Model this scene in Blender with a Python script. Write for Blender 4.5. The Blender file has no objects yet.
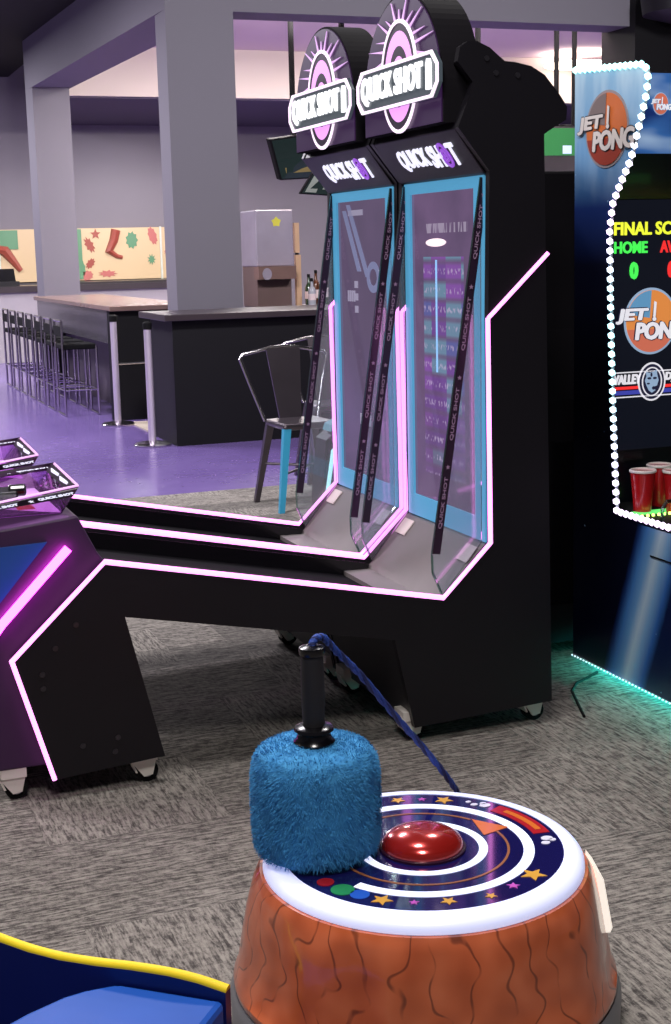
import bpy, bmesh, math, random
from mathutils import Vector, Matrix
random.seed(7)
scn = bpy.context.scene
COL = scn.collection
OFF = {}
def V(*a): return Vector(a)

# ------------------------------------------------------------------ materials
def lin(c):
    r = []
    for v in c[:3]:
        v /= 255.0
        r.append(v / 12.92 if v <= 0.04045 else ((v + 0.055) / 1.055) ** 2.4)
    return (r[0], r[1], r[2], 1.0)

class Nodes:
    def __init__(self, name):
        self.m = bpy.data.materials.new(name); self.m.use_nodes = True
        self.t = self.m.node_tree; self.t.nodes.clear()
        self.out = self.n('ShaderNodeOutputMaterial')
    def n(self, typ, **k):
        o = self.t.nodes.new(typ)
        for a, b in k.items(): setattr(o, a, b)
        return o
    def l(self, a, b): self.t.links.new(a, b)
    def math(self, op, a, b=None, clamp=False):
        o = self.n('ShaderNodeMath', operation=op); o.use_clamp = clamp
        for i, v in enumerate((a, b)):
            if v is None: continue
            if isinstance(v, (int, float)): o.inputs[i].default_value = v
            else: self.l(v, o.inputs[i])
        return o.outputs[0]
    def mix(self, f, a, b, blend='MIX'):
        o = self.n('ShaderNodeMix', data_type='RGBA', blend_type=blend)
        for i, v in ((0, f), (6, a), (7, b)):
            if isinstance(v, (int, float)): o.inputs[i].default_value = v
            elif isinstance(v, tuple): o.inputs[i].default_value = v
            else: self.l(v, o.inputs[i])
        return o.outputs[2]
    def ramp(self, f, stops, interp='LINEAR'):
        o = self.n('ShaderNodeValToRGB'); cr = o.color_ramp; cr.interpolation = interp
        while len(cr.elements) < len(stops): cr.elements.new(0.5)
        for e, (p, c) in zip(cr.elements, stops): e.position = p; e.color = c
        self.l(f, o.inputs[0]); return o.outputs[0]
    def noise(self, vec, scale, detail=2, rough=.5, dist=0):
        o = self.n('ShaderNodeTexNoise'); o.inputs['Scale'].default_value = scale
        o.inputs['Detail'].default_value = detail; o.inputs['Roughness'].default_value = rough
        o.inputs['Distortion'].default_value = dist
        if vec is not None: self.l(vec, o.inputs['Vector'])
        return o.outputs[0]
    def mapping(self, vec, scale=(1, 1, 1), rot=(0, 0, 0), loc=(0, 0, 0)):
        o = self.n('ShaderNodeMapping'); o.inputs['Scale'].default_value = scale
        o.inputs['Rotation'].default_value = rot; o.inputs['Location'].default_value = loc
        self.l(vec, o.inputs['Vector']); return o.outputs[0]
    def obj(self): return self.n('ShaderNodeTexCoord').outputs['Object']
    def bsdf(self, color, rough=.5, metal=0, coat=0, spec=.5, bump=None, bstr=.2, bdist=.005):
        p = self.n('ShaderNodeBsdfPrincipled')
        if isinstance(color, tuple): p.inputs['Base Color'].default_value = color
        else: self.l(color, p.inputs['Base Color'])
        if isinstance(rough, (int, float)): p.inputs['Roughness'].default_value = rough
        else: self.l(rough, p.inputs['Roughness'])
        p.inputs['Metallic'].default_value = metal
        p.inputs['Coat Weight'].default_value = coat; p.inputs['Coat Roughness'].default_value = .06
        p.inputs['Specular IOR Level'].default_value = spec
        if bump is not None:
            b = self.n('ShaderNodeBump'); b.inputs['Strength'].default_value = bstr
            b.inputs['Distance'].default_value = bdist
            self.l(bump, b.inputs['Height']); self.l(b.outputs[0], p.inputs['Normal'])
        self.l(p.outputs[0], self.out.inputs[0]); self.p = p; return p

def plain(name, rgb, rough=.5, metal=0, coat=0, var=.12, scale=8, spec=.5, bstr=0):
    N = Nodes(name); c = lin(rgb)
    f = N.noise(N.obj(), scale, 3)
    d = tuple(max(0, x * (1 - var)) for x in c[:3]) + (1,); e = tuple(min(1, x * (1 + var)) for x in c[:3]) + (1,)
    N.bsdf(N.mix(f, d, e), rough, metal, coat, spec, f if bstr else None, bstr)
    return N.m
def glow(name, rgb, strength, base=None, raw=False):
    N = Nodes(name); c = tuple(rgb) + (1,) if raw else lin(rgb)
    p = N.bsdf(lin(base) if base else (c[0] * .5, c[1] * .5, c[2] * .5, 1), .3)
    p.inputs['Emission Color'].default_value = c; p.inputs['Emission Strength'].default_value = strength
    return N.m
def clear(name, tint=(255, 255, 255), gloss=.1, rough=.03, haze=0):
    N = Nodes(name)
    t = N.n('ShaderNodeBsdfTransparent'); t.inputs[0].default_value = lin(tint)
    g = N.n('ShaderNodeBsdfGlossy'); g.inputs['Roughness'].default_value = rough
    fr = N.n('ShaderNodeFresnel'); fr.inputs[0].default_value = 1.45
    f = N.math('ADD', N.math('MULTIPLY', fr.outputs[0], .8), gloss * .4, True)
    m = N.n('ShaderNodeMixShader'); N.l(f, m.inputs[0]); N.l(t.outputs[0], m.inputs[1]); N.l(g.outputs[0], m.inputs[2])
    if haze:
        tr = N.n('ShaderNodeBsdfTranslucent'); df = N.n('ShaderNodeBsdfDiffuse'); ad = N.n('ShaderNodeMixShader'); N.l(tr.outputs[0], ad.inputs[1]); N.l(df.outputs[0], ad.inputs[2])
        hz = N.n('ShaderNodeMixShader'); hz.inputs[0].default_value = haze; N.l(m.outputs[0], hz.inputs[1]); N.l(ad.outputs[0], hz.inputs[2]); m = hz
    N.l(m.outputs[0], N.out.inputs[0]); return N.m

def mat_carpet():
    N = Nodes('carpet'); o = N.obj()
    br = N.n('ShaderNodeTexBrick'); br.offset = .5; br.inputs['Scale'].default_value = 1
    br.inputs['Brick Width'].default_value = .5; br.inputs['Row Height'].default_value = .5
    br.inputs['Mortar Size'].default_value = .0; br.inputs['Color1'].default_value = (0, 0, 0, 1); br.inputs['Color2'].default_value = (1, 1, 1, 1)
    N.l(o, br.inputs['Vector'])
    tone = br.outputs['Color']
    tv = N.n('ShaderNodeSeparateColor'); N.l(tone, tv.inputs[0]); tv = tv.outputs[0]
    rw = N.n('ShaderNodeTexBrick'); rw.offset = .37; rw.inputs['Scale'].default_value = 1
    rw.inputs['Brick Width'].default_value = 3.0; rw.inputs['Row Height'].default_value = .25; rw.inputs['Mortar Size'].default_value = 0
    rw.inputs['Color1'].default_value = (0, 0, 0, 1); rw.inputs['Color2'].default_value = (1, 1, 1, 1)
    N.l(N.mapping(o, loc=(.4, .31, 0)), rw.inputs['Vector']); so = N.n('ShaderNodeSeparateXYZ'); N.l(o, so.inputs[0]); ysep = so.outputs[1]
    rs = N.n('ShaderNodeSeparateColor'); N.l(rw.outputs['Color'], rs.inputs[0]); row = rs.outputs[0]
    def streaks(rot, seed):
        f = (lambda a, b: (b, a, 1)) if rot else (lambda a, b: (a, b, 1))
        a = N.noise(N.mapping(o, f(14, 105), loc=(seed, seed * 2, 0)), 1.0, 3, .6, .5)
        b = N.noise(N.mapping(o, f(38, 190), loc=(seed, 0, 0)), 1.0, 2, .5)
        c = N.noise(N.mapping(o, f(70, 34), loc=(seed, 4, 0)), 1.0, 2, .55)
        return N.math('ADD', N.math('ADD', N.math('MULTIPLY', a, .62), N.math('MULTIPLY', b, .24)), N.math('MULTIPLY', c, .22))
    sel = N.math('GREATER_THAN', tv, .60)
    v = N.math('ADD', N.math('MULTIPLY', streaks(0, 1.0), N.math('SUBTRACT', 1, sel)), N.math('MULTIPLY', streaks(1.5708, 7.0), sel))
    fine = N.noise(o, 260, 2, .6)
    v = N.math('ADD', v, N.math('MULTIPLY', N.math('SUBTRACT', fine, .5), .22))
    v = N.math('ADD', v, N.math('MULTIPLY', N.math('SUBTRACT', tv, .5), .05))
    col = N.ramp(v, [(.41, lin((66, 62, 61))), (.49, lin((92, 88, 85))), (.55, lin((122, 117, 112))), (.66, lin((148, 143, 136)))])
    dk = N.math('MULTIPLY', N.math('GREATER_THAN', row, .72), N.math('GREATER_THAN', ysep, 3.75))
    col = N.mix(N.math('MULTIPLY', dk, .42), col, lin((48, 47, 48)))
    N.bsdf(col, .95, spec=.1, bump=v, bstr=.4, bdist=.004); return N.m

def mat_floor_purple():
    N = Nodes('purple_concrete'); o = N.obj()
    f = N.noise(o, 1.3, 5, .6); g = N.noise(o, 9, 3)
    N.bsdf(N.mix(f, lin((98, 78, 138)), lin((126, 106, 166))), N.math('ADD', N.math('MULTIPLY', g, .12), .16), spec=.5, bump=g, bstr=.03); return N.m
def mat_paint(name, rgb):
    N = Nodes(name); o = N.obj(); f = N.noise(o, 90, 3, .6); g = N.noise(o, .6, 3); c = lin(rgb)
    N.bsdf(N.mix(g, tuple(x * .93 for x in c[:3]) + (1,), tuple(x * 1.05 for x in c[:3]) + (1,)), .75, spec=.25, bump=f, bstr=.08, bdist=.002); return N.m

def mat_stump():
    N = Nodes('stump_wood_print'); o = N.obj()
    s = N.n('ShaderNodeSeparateXYZ'); N.l(o, s.inputs[0])
    ang = N.math('ARCTAN2', s.outputs[1], s.outputs[0])
    cx = N.n('ShaderNodeCombineXYZ')
    N.l(N.math('MULTIPLY', ang, 2.2), cx.inputs[0]); N.l(N.math('MULTIPLY', s.outputs[2], 7.5), cx.inputs[1])
    w1 = N.noise(cx.outputs[0], 1.6, 1.0, .4)
    w2 = N.noise(N.mapping(cx.outputs[0], (1, .8, 1), loc=(5, 3, 0)), 3.2, 0.5, .4)
    ph = N.math('ADD', N.math('MULTIPLY', ang, 17), N.math('MULTIPLY', w1, 8.0))
    ph = N.math('ADD', ph, N.math('MULTIPLY', w2, 1.6))
    line = N.math('ABSOLUTE', N.math('SINE', ph))
    brk = N.noise(N.mapping(cx.outputs[0], (2.6, .8, 1), loc=(2, 8, 0)), 2.0, 1)
    k = N.ramp(line, [(.0, (1, 1, 1, 1)), (.09, (.8, .8, .8, 1)), (.2, (0, 0, 0, 1))])
    k = N.math('MULTIPLY', k, N.ramp(brk, [(.36, (0, 0, 0, 1)), (.5, (1, 1, 1, 1))]))
    base = N.ramp(w2, [(.25, lin((176, 82, 44))), (.5, lin((192, 94, 54))), (.75, lin((204, 106, 66)))])
    col = N.mix(N.math('MULTIPLY', k, .7), base, lin((66, 22, 12)))
    N.bsdf(col, .3, coat=.8, bump=line, bstr=.12, bdist=.004); return N.m

def mat_jp_art():
    # printed artwork: navy with a lit beam that crosses the lower panel and pale rays round the logo
    N = Nodes('jet_art_print'); o = N.obj()
    s = N.n('ShaderNodeSeparateXYZ'); N.l(o, s.inputs[0]); y, z = N.math('ADD', s.outputs[1], 3.9), s.outputs[2]
    base = N.ramp(N.math('DIVIDE', z, 2.1), [(.0, lin((9, 12, 40))), (.2, lin((8, 10, 34))), (.45, lin((5, 6, 16))), (.68, lin((7, 9, 30))), (.77, lin((22, 44, 104))), (.86, lin((92, 152, 206))), (1, lin((150, 194, 226)))])
    # beam along the lower panel: yb = y + .18*z
    q = N.math('ADD', y, N.math('MULTIPLY', z, .375))
    n1 = N.noise(N.mapping(o, (1, 60, 6), (.22, 0, 0)), 1, 2)
    bq = N.math('ADD', q, N.math('MULTIPLY', N.math('SUBTRACT', n1, .5), .012))
    beam = N.ramp(N.math('DIVIDE', N.math('SUBTRACT', bq, 3.895), .36), [(.0, lin((10, 24, 60))), (.1, lin((52, 104, 178))), (.24, lin((128, 176, 222))), (.36, lin((190, 216, 238))), (.48, lin((110, 164, 218))), (.6, lin((70, 128, 200))), (.7, lin((24, 52, 110))), (.76, (0, 0, 0, 1))])
    low = N.math('LESS_THAN', z, .585)
    col = N.mix(low, base, N.mix(1.0, base, beam, 'ADD'))
    # rays at the head
    r = N.noise(N.mapping(o, (1, 7, 2.2), (-.75, 0, 0)), 1.6, 2)
    rays = N.ramp(r, [(.40, (0, 0, 0, 1)), (.62, lin((160, 176, 190)))])
    up = N.ramp(z, [(.0, (0, 0, 0, 1)), (1, (1, 1, 1, 1))])
    upm = N.math('MULTIPLY', N.math('SUBTRACT', z, 1.62), 2.6, True)
    col = N.mix(upm, col, N.mix(.8, col, rays, 'SCREEN'))
    st = N.n('ShaderNodeTexVoronoi'); st.inputs['Scale'].default_value = 16; N.l(o, st.inputs['Vector'])
    star = N.math('LESS_THAN', st.outputs['Distance'], .055)
    sd = N.noise(o, 11, 0); star = N.math('MULTIPLY', star, N.math('GREATER_THAN', sd, .52))
    col = N.mix(N.math('MULTIPLY', star, .7), col, lin((150, 190, 230)))
    N.bsdf(col, .3, coat=.3); return N.m

def mat_led_string():
    N = Nodes('led_beads'); o = N.obj(); s = N.n('ShaderNodeSeparateXYZ'); N.l(o, s.inputs[0])
    c = N.ramp(N.math('DIVIDE', s.outputs[2], 2.1), [(.2, (1, .62, .95, 1)), (.36, (.75, .7, 1, 1)), (.5, (.4, .95, 1, 1)), (.64, (.5, .9, 1, 1)), (.74, (.95, .6, 1, 1)), (.84, (.9, .85, 1, 1)), (.97, (.35, 1, .95, 1))])
    p = N.bsdf((.8, .8, .8, 1), .3); N.l(c, p.inputs['Emission Color']); p.inputs['Emission Strength'].default_value = 3.2
    return N.m
def mat_fur():
    N = Nodes('blue_fur'); o = N.obj(); f = N.noise(o, 45, 4, .65); g = N.noise(o, 16, 3)
    N.bsdf(N.mix(f, N.mix(g, lin((12, 74, 132)), lin((30, 110, 174))), lin((84, 166, 216))), .85, spec=.2); return N.m

M = dict(
    black=plain('black_laminate', (17, 15, 21), .42, spec=.35),
    black_gloss=plain('black_gloss', (12, 11, 15), .22, coat=.2, spec=.4),
    matt_black=plain('matt_black', (14, 12, 17), .8, spec=.12),
    base_grey=plain('charcoal_laminate', (38, 36, 42), .45),
    console=plain('console_laminate', (54, 26, 64), .5),
    ramp=plain('grey_vinyl', (120, 112, 114), .6),
    led=glow('pink_neon', (1, .27, .86), 2.9, raw=True),
    tube=glow('magenta_tube', (1, .055, .85), 11, raw=True),
    bezel=glow('blue_bezel', (80, 152, 190), .72, (60, 128, 164)),
    bluepanel=plain('navy_panel', (30, 78, 152), .35),
    acrylic=clear('clear_acrylic', (240, 246, 250), .10, .03, .09),
    edge=clear('acrylic_edge', (190, 225, 215), .55, .1),
    band=plain('dark_band', (40, 24, 44), .35),
    bandtext=glow('pale_lettering', (150, 120, 150), .3),
    chrome=plain('chrome', (205, 200, 205), .18, 1, var=.05), zinc=plain('zinc_plate', (226, 220, 212), .35, .1, var=.06),
    post_chrome=plain('satin_chrome', (222, 210, 226), .34, .6, var=.05),
    steel=plain('brushed_steel', (150, 146, 150), .35, 1, var=.08),
    rubber=plain('black_rubber', (16, 16, 17), .8, spec=.15),
    wheel=plain('grey_wheel', (170, 168, 172), .5),
    sign_dark=glow('sign_plum', (58, 28, 76), .55, (30, 18, 38)),
    sign_black=glow('sign_dark_plum', (48, 34, 56), .55, (20, 16, 24)),  # dark plum fill of the target rings
    sign_ray=glow('sign_ray', (226, 178, 240), .85),
    sign_white=glow('sign_white', (255, 232, 255), 1.15),
    sign_pink=glow('sign_pink', (236, 160, 244), 1.05),
    sign_teal=glow('sign_banner_fill', (74, 84, 92), .6, (40, 46, 50)),
    sign_text=glow('sign_lettering', (250, 252, 255), 1.35),
    letter_white=glow('lit_white', (236, 236, 255), 1.0),
    letter_purple=glow('lit_purple', (142, 76, 200), .95),
    screw=plain('bolt_head', (70, 68, 74), .3, .8),
    sticker=plain('paper_label', (225, 205, 205), .6),
    brass=plain('tan_reflector', (225, 190, 140), .35, .4),
)
def mat_screen(name, a, b, s):
    N = Nodes(name); o = N.obj(); f = N.noise(N.mapping(o, (1, 2, 2)), 1.6, 3)
    p = N.bsdf(lin((10, 10, 14)), .07, spec=.6)
    N.l(N.mix(f, lin(a), lin(b)), p.inputs['Emission Color']); p.inputs['Emission Strength'].default_value = s
    return N.m
M['screen'] = mat_screen('display_mauve_haze', (84, 74, 98), (116, 96, 130), .8)  # mauve haze of reflections put into the screen's emission
M['screen2'] = mat_screen('display_tv', (20, 34, 36), (50, 66, 64), .6)

# ------------------------------------------------------------------ mesh builder
class MB:
    def __init__(self): self.b = bmesh.new()
    def poly(self, pts):
        vs = [self.b.verts.new(p) for p in pts]; return self.b.faces.new(vs)
    def loft(self, rings, cap=True, closed=True):
        R = [[self.b.verts.new(p) for p in r] for r in rings]; n = len(R[0])
        for i in range(len(R) - 1):
            for j in range(n if closed else n - 1):
                k = (j + 1) % n; self.b.faces.new((R[i][j], R[i][k], R[i + 1][k], R[i + 1][j]))
        if cap: self.b.faces.new(R[0][::-1]); self.b.faces.new(R[-1])
        return self
    def box(self, x0, x1, y0, y1, z0, z1):
        return self.loft([[(x0, y0, z), (x1, y0, z), (x1, y1, z), (x0, y1, z)] for z in (z0, z1)])
    def obox(self, c, size, rz=0, rx=0, ry=0):
        m = Matrix.Translation(c) @ Matrix.Rotation(rz, 4, 'Z') @ Matrix.Rotation(ry, 4, 'Y') @ Matrix.Rotation(rx, 4, 'X')
        h = [s / 2 for s in size]
        return self.loft([[m @ V(a * h[0], b * h[1], s * h[2]) for a, b in ((-1, -1), (1, -1), (1, 1), (-1, 1))] for s in (-1, 1)])
    def prism(self, pts, axis, a, b):      # pts in the two other axes, in order
        def P(p, t):
            if axis == 'y': return (p[0], t, p[1])
            if axis == 'x': return (t, p[0], p[1])
            return (p[0], p[1], t)
        return self.loft([[P(p, a) for p in pts], [P(p, b) for p in pts]])
    def tube(self, path, r, n=8, cap=True, radii=None):
        path = [Vector(p) for p in path]; rings = []; up = None
        for i, p in enumerate(path):
            d = (path[min(i + 1, len(path) - 1)] - path[max(i - 1, 0)]).normalized()
            if up is None:
                up = Vector((0, 0, 1)) if abs(d.z) < .9 else Vector((0, 1, 0))
            s = d.cross(up)
            if s.length < 1e-4: s = d.cross(Vector((1, 0, 0)))
            s.normalize(); u = s.cross(d).normalized(); up = u
            rr = radii[i] if radii else r
            if 0 < i < len(path) - 1:
                a = (path[i] - path[i - 1]).normalized(); b = (path[i + 1] - path[i]).normalized()
                k = 1 / max(.5, math.cos(a.angle(b) / 2))
            else: k = 1
            rings.append([p + (s * math.cos(t) * k + u * math.sin(t) * (k if abs(d.z) > 2 else k)) * rr for t in [2 * math.pi * j / n for j in range(n)]])
        return self.loft(rings, cap)
    def cyl(self, p, q, r, n=16, r2=None): return self.tube([p, q], r, n, True, [r, r if r2 is None else r2])
    def lathe(self, prof, c, n=48, axis='z', cap=True):
        rings = []
        for r, z in prof:
            rings.append([(c[0] + r * math.cos(t), c[1] + r * math.sin(t), c[2] + z) for t in [2 * math.pi * j / n for j in range(n)]])
        return self.loft(rings, cap)
    def ring(self, c, u, v, a, b, a2, b2, th, n=48, t0=0, t1=2 * math.pi):   # flat elliptical band with thickness along w = u x v
        c, u, v = Vector(c), Vector(u), Vector(v); w = u.cross(v); full = abs(t1 - t0) > 6.28
        m = n if full else n + 1
        T = [t0 + (t1 - t0) * j / n for j in range(m)]
        prof = []
        for t in T:
            o = c + u * a * math.cos(t) + v * b * math.sin(t); i = c + u * a2 * math.cos(t) + v * b2 * math.sin(t)
            prof.append([o, o + w * th, i + w * th, i])
        if full: prof.append(None)
        R = [[self.b.verts.new(p) for p in r] for r in prof if r is not None]
        if full: R.append(R[0])
        for i in range(len(R) - 1):
            for j in range(4): self.b.faces.new((R[i][j], R[i][(j + 1) % 4], R[i + 1][(j + 1) % 4], R[i + 1][j]))
        if not full: self.b.faces.new(R[0][::-1]); self.b.faces.new(R[-1])
        return self
    def plate(self, pts2, c, u, v, th):     # outline in (u, v) about c, thickness along u x v
        c, u, v = Vector(c), Vector(u), Vector(v); w = u.cross(v)
        return self.loft([[c + u * p[0] + v * p[1] for p in pts2], [c + u * p[0] + v * p[1] + w * th for p in pts2]])
    def ell(self, c, u, v, a, b, th, n=40): return self.plate([(a * math.cos(2 * math.pi * j / n), b * math.sin(2 * math.pi * j / n)) for j in range(n)], c, u, v, th)
    def star(self, c, u, v, r, th, k=.42, rot=0):
        return self.plate([((r if j % 2 == 0 else r * k) * math.cos(math.pi * j / 5 + math.pi / 2 + rot), (r if j % 2 == 0 else r * k) * math.sin(math.pi * j / 5 + math.pi / 2 + rot)) for j in range(10)], c, u, v, th)
    def text(self, s, c, u, v, width, height, th=.002, slant=0, bold=.018, spacing=1.0, fat=0):
        bold = min(bold, .018)
        cu = bpy.data.curves.new('t', 'FONT'); cu.body = s; cu.align_x = 'CENTER'; cu.align_y = 'CENTER'
        cu.offset = bold; cu.space_character = spacing; cu.resolution_u = 3
        ob = bpy.data.objects.new('t', cu); COL.objects.link(ob); bpy.context.view_layer.update()
        me = bpy.data.meshes.new_from_object(ob.evaluated_get(bpy.context.evaluated_depsgraph_get()))
        bpy.data.objects.remove(ob); bpy.data.curves.remove(cu)
        for q in me.vertices: q.co.x += slant * q.co.y
        xs = [q.co.x for q in me.vertices]; ys = [q.co.y for q in me.vertices]
        x0, x1, y0, y1 = min(xs), max(xs), min(ys), max(ys)
        c, u, v = Vector(c), Vector(u), Vector(v); w = u.cross(v).normalized()
        tb = bmesh.new(); tb.from_mesh(me); bpy.data.meshes.remove(me)
        g = bmesh.ops.extrude_face_region(tb, geom=tb.faces[:])
        ex = set(e for e in g['geom'] if isinstance(e, bmesh.types.BMVert))
        fh = fat * height
        for k, (fx, fy) in enumerate([(0, 0)] if not fat else [(0, 0), (-fh, 0), (fh, 0), (-fh * .5, fh * .6), (fh * .5, -fh * .6)]):
            mp = {}; lift = th * (1 - .03 * k)
            for q in tb.verts:
                p = c + u * (fx + (q.co.x - (x0 + x1) / 2) / (x1 - x0) * (width - 2 * fh)) + v * (fy + (q.co.y - (y0 + y1) / 2) / (y1 - y0) * (height - 1.2 * fh))
                mp[q] = self.b.verts.new(p + (w * lift if q in ex else w * 0))
            for f in tb.faces:
                try: self.b.faces.new([mp[q] for q in f.verts])
                except ValueError: pass
        tb.free(); return self
    def build(self, name, mat, parent=None, smooth=False, bevel=0, sub=0):
        off = OFF[parent.name] if parent else Vector((0, 0, 0))
        bmesh.ops.recalc_face_normals(self.b, faces=self.b.faces[:])
        for q in self.b.verts: q.co -= off
        me = bpy.data.meshes.new(name); self.b.to_mesh(me); self.b.free()
        if smooth:
            for p in me.polygons: p.use_smooth = True
            try: me.set_sharp_from_angle(angle=math.radians(38))
            except Exception: pass
        me.materials.append(M[mat] if isinstance(mat, str) else mat)
        o = bpy.data.objects.new(name, me); COL.objects.link(o)
        if parent: o.parent = parent; OFF[o.name] = off
        else: OFF[o.name] = Vector((0, 0, 0))
        if bevel:
            b = o.modifiers.new('b', 'BEVEL'); b.width = bevel; b.segments = 2; b.limit_method = 'ANGLE'
        if sub:
            s = o.modifiers.new('s', 'SUBSURF'); s.levels = sub; s.render_levels = sub
        return o
def thing(name, label, cat, base, group=None):
    o = bpy.data.objects.new(name, None); COL.objects.link(o); o.location = base; o.empty_display_size = .1
    OFF[o.name] = Vector(base); return tag(o, label, cat, group)
def tag(o, label, cat, group=None, kind=None):
    o['label'] = label; o['category'] = cat
    if group: o['group'] = group
    if kind: o['kind'] = kind
    return o
def rebase(o, base):        # single-mesh thing: put its origin at its base
    base = Vector(base)
    for q in o.data.vertices: q.co -= base
    o.location = base; return o
def struct(o):
    o['kind'] = 'structure'; return o
def copy_tree(o, parent=None, label=None):
    c = o.copy(); COL.objects.link(c); c.parent = parent
    if label: c['label'] = label
    for ch in [x for x in bpy.data.objects if x.parent == o]: copy_tree(ch, c)
    return c
UL, UZ, UX = V(0, -1, 0), V(0, 0, 1), V(1, 0, 0)     # reading directions on faces that look towards -X / -Y

# ------------------------------------------------------------------ camera
cam = bpy.data.cameras.new('camera'); co = bpy.data.objects.new('camera', cam); COL.objects.link(co)
pit, rol, yaw = .183, -.0241, .3606
F = V(math.sin(yaw) * math.cos(pit), math.cos(yaw) * math.cos(pit), -math.sin(pit))
R0 = V(math.cos(yaw), -math.sin(yaw), 0); U0 = R0.cross(F)
R = R0 * math.cos(rol) + U0 * math.sin(rol); U = -R0 * math.sin(rol) + U0 * math.cos(rol)
co.matrix_world = Matrix(((R.x, U.x, -F.x, 0), (R.y, U.y, -F.y, 0), (R.z, U.z, -F.z, 1.5), (0, 0, 0, 1)))
cam.sensor_fit = 'VERTICAL'; cam.sensor_height = 36; cam.sensor_width = 36; cam.lens = 1417 * 36 / 1024; cam.clip_start = .05
scn.camera = co

# ------------------------------------------------------------------ setting
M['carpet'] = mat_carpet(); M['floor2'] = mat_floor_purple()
M['wall'] = mat_paint('wall_paint', (122, 117, 124)); M['beam'] = mat_paint('beam_paint', (112, 109, 117)); M['soffit'] = mat_paint('soffit_paint', (196, 184, 176))
M['ceil_black'] = mat_paint('black_ceiling', (14, 13, 16)); M['ceil_pale'] = mat_paint('pale_ceiling', (196, 178, 182))
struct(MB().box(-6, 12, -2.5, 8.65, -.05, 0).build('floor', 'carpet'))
struct(MB().box(-6, 16, 8.65, 22, -.05, 0).build('floor_concrete', 'floor2'))
struct(MB().box(-4, 17, 22, 22.15, -.05, 4.3).build('wall_back', 'wall'))
struct(MB().box(-6, 16, -2.5, 12.2, 4.12, 4.3).box(-6, 3.3, 12.2, 22, 4.12, 4.3).build('ceiling', 'ceil_black'))
struct(MB().box(3.3, 16, 12.2, 18.2, 4.06, 4.3).build('ceiling_recess', 'ceil_pale'))
struct(MB().prism([(3.15, 18.2), (16, 18.2), (16, 22), (3.8, 22)], 'z', 3.46, 4.3).build('trim_soffit', 'soffit'))
M['soffit_shade'] = mat_paint('underside_shade', (74, 66, 84))  # shade under the soffit put into the colour of a thin sheet
struct(MB().prism([(3.2, 18.25), (16, 18.25), (16, 22), (3.82, 22)], 'z', 3.44, 3.46).build('trim_underside_shade', 'soffit_shade'))
struct(MB().prism([(3.17, 12.2), (3.77, 12.2), (3.77, 12.55), (3.17, 12.55)], 'z', 0, 3.53).build('column_bar', 'beam'))
struct(MB().prism([(2.98, 18.0), (3.43, 18.0), (3.43, 18.4), (2.96, 18.4)], 'z', 0, 3.55).build('column_table', 'beam'))
mb = MB()
lo = [(3.17, 12.2), (3.70, 12.2), (3.44, 18.4), (2.96, 18.4)]
mb.prism(lo, 'z', 3.53, 4.13)
struct(mb.build('trim_beam', 'beam'))
struct(MB().box(3.70, 7.72, 12.2, 12.6, 3.53, 4.13).build('trim_header', 'beam'))
struct(MB().box(7.72, 11, 12.1, 12.7, 2.9, 4.13).build('trim_bulkhead', 'ceil_black'))
# the bar back-counter along the far wall
M['counter_top'] = plain('dark_stone', (52, 44, 48), .3); M['bar_black'] = plain('bar_front', (11, 10, 14), .55, spec=.25)
M['wood_top'] = plain('warm_stone', (120, 98, 92), .25)

# mural of cut-out shapes on the back wall
mr = thing('wall_mural', 'cream mural of coloured leaves, legs and stars on the back wall', 'mural', (4.2, 21.97, 1.13))
M['cream'] = glow('mural_cream', (232, 200, 158), .06, (198, 173, 137)); M['rust'] = glow('mural_rust', (176, 84, 70), .06, (147, 70, 58)); M['mgreen'] = glow('mural_green', (104, 158, 118), .06, (87, 132, 99)); M['mpink'] = glow('mural_pink', (206, 116, 110), .06, (173, 97, 92))  # mural colours carry a small emission
M['mframe'] = plain('pale_frame', (196, 200, 190), .4)
MB().box(2.6, 5.9, 21.95, 21.99, 1.13, 1.91).build('mural_board', 'cream', mr)
yb = 21.935
def blob(m, x, z, a, b, rot, jag=0, n=18):
    P = []
    for j in range(n):
        t = 2 * math.pi * j / n; r = 1 - jag * (j % 2)
        px, pz = a * r * math.cos(t), b * r * math.sin(t)
        P.append((px * math.cos(rot) - pz * math.sin(rot), px * math.sin(rot) + pz * math.cos(rot)))
    m.plate(P, (x, 21.955, z), UX, UZ, .012)
def shp(name, mat, *calls):
    g = MB()
    for fn in calls: fn(g)
    g.build(name, mat, mr)
shp('green_panel', 'mgreen', lambda g: g.box(2.62, 3.28, yb, 21.955, 1.62, 1.90))
shp('green_post', 'mgreen', lambda g: g.box(4.18, 4.24, yb, 21.955, 1.15, 1.9))
for a in ((5.02, 1.72, .10, .14, 0, .25), (5.32, 1.42, .07, .09, 0, .5), (2.72, 1.26, .12, .07, .6, .3), (4.22, 1.33, .06, .14, .2, .2)): shp('green_leaf', 'mgreen', lambda g: blob(g, *a))
shp('rust_leg', 'rust', lambda g: g.tube([(4.78, 21.95, 1.88), (4.74, 21.95, 1.72), (4.66, 21.95, 1.56), (4.78, 21.95, 1.48), (4.86, 21.95, 1.46)], .05, 8, True, [.075, .07, .05, .035, .03]))
shp('rust_leg', 'rust', lambda g: g.tube([(2.86, 21.95, 1.52), (2.98, 21.95, 1.62), (3.08, 21.95, 1.6), (3.2, 21.95, 1.44), (3.3, 21.95, 1.3)], .05, 8, True, [.04, .07, .08, .06, .04]))
shp('rust_stem', 'rust', lambda g: g.tube([(2.86, 21.95, 1.5), (2.9, 21.95, 1.3), (2.92, 21.95, 1.17)], .03))
shp('rust_star', 'rust', lambda g: g.star((4.46, 21.955, 1.82), UX, UZ, .085, .012))
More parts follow.
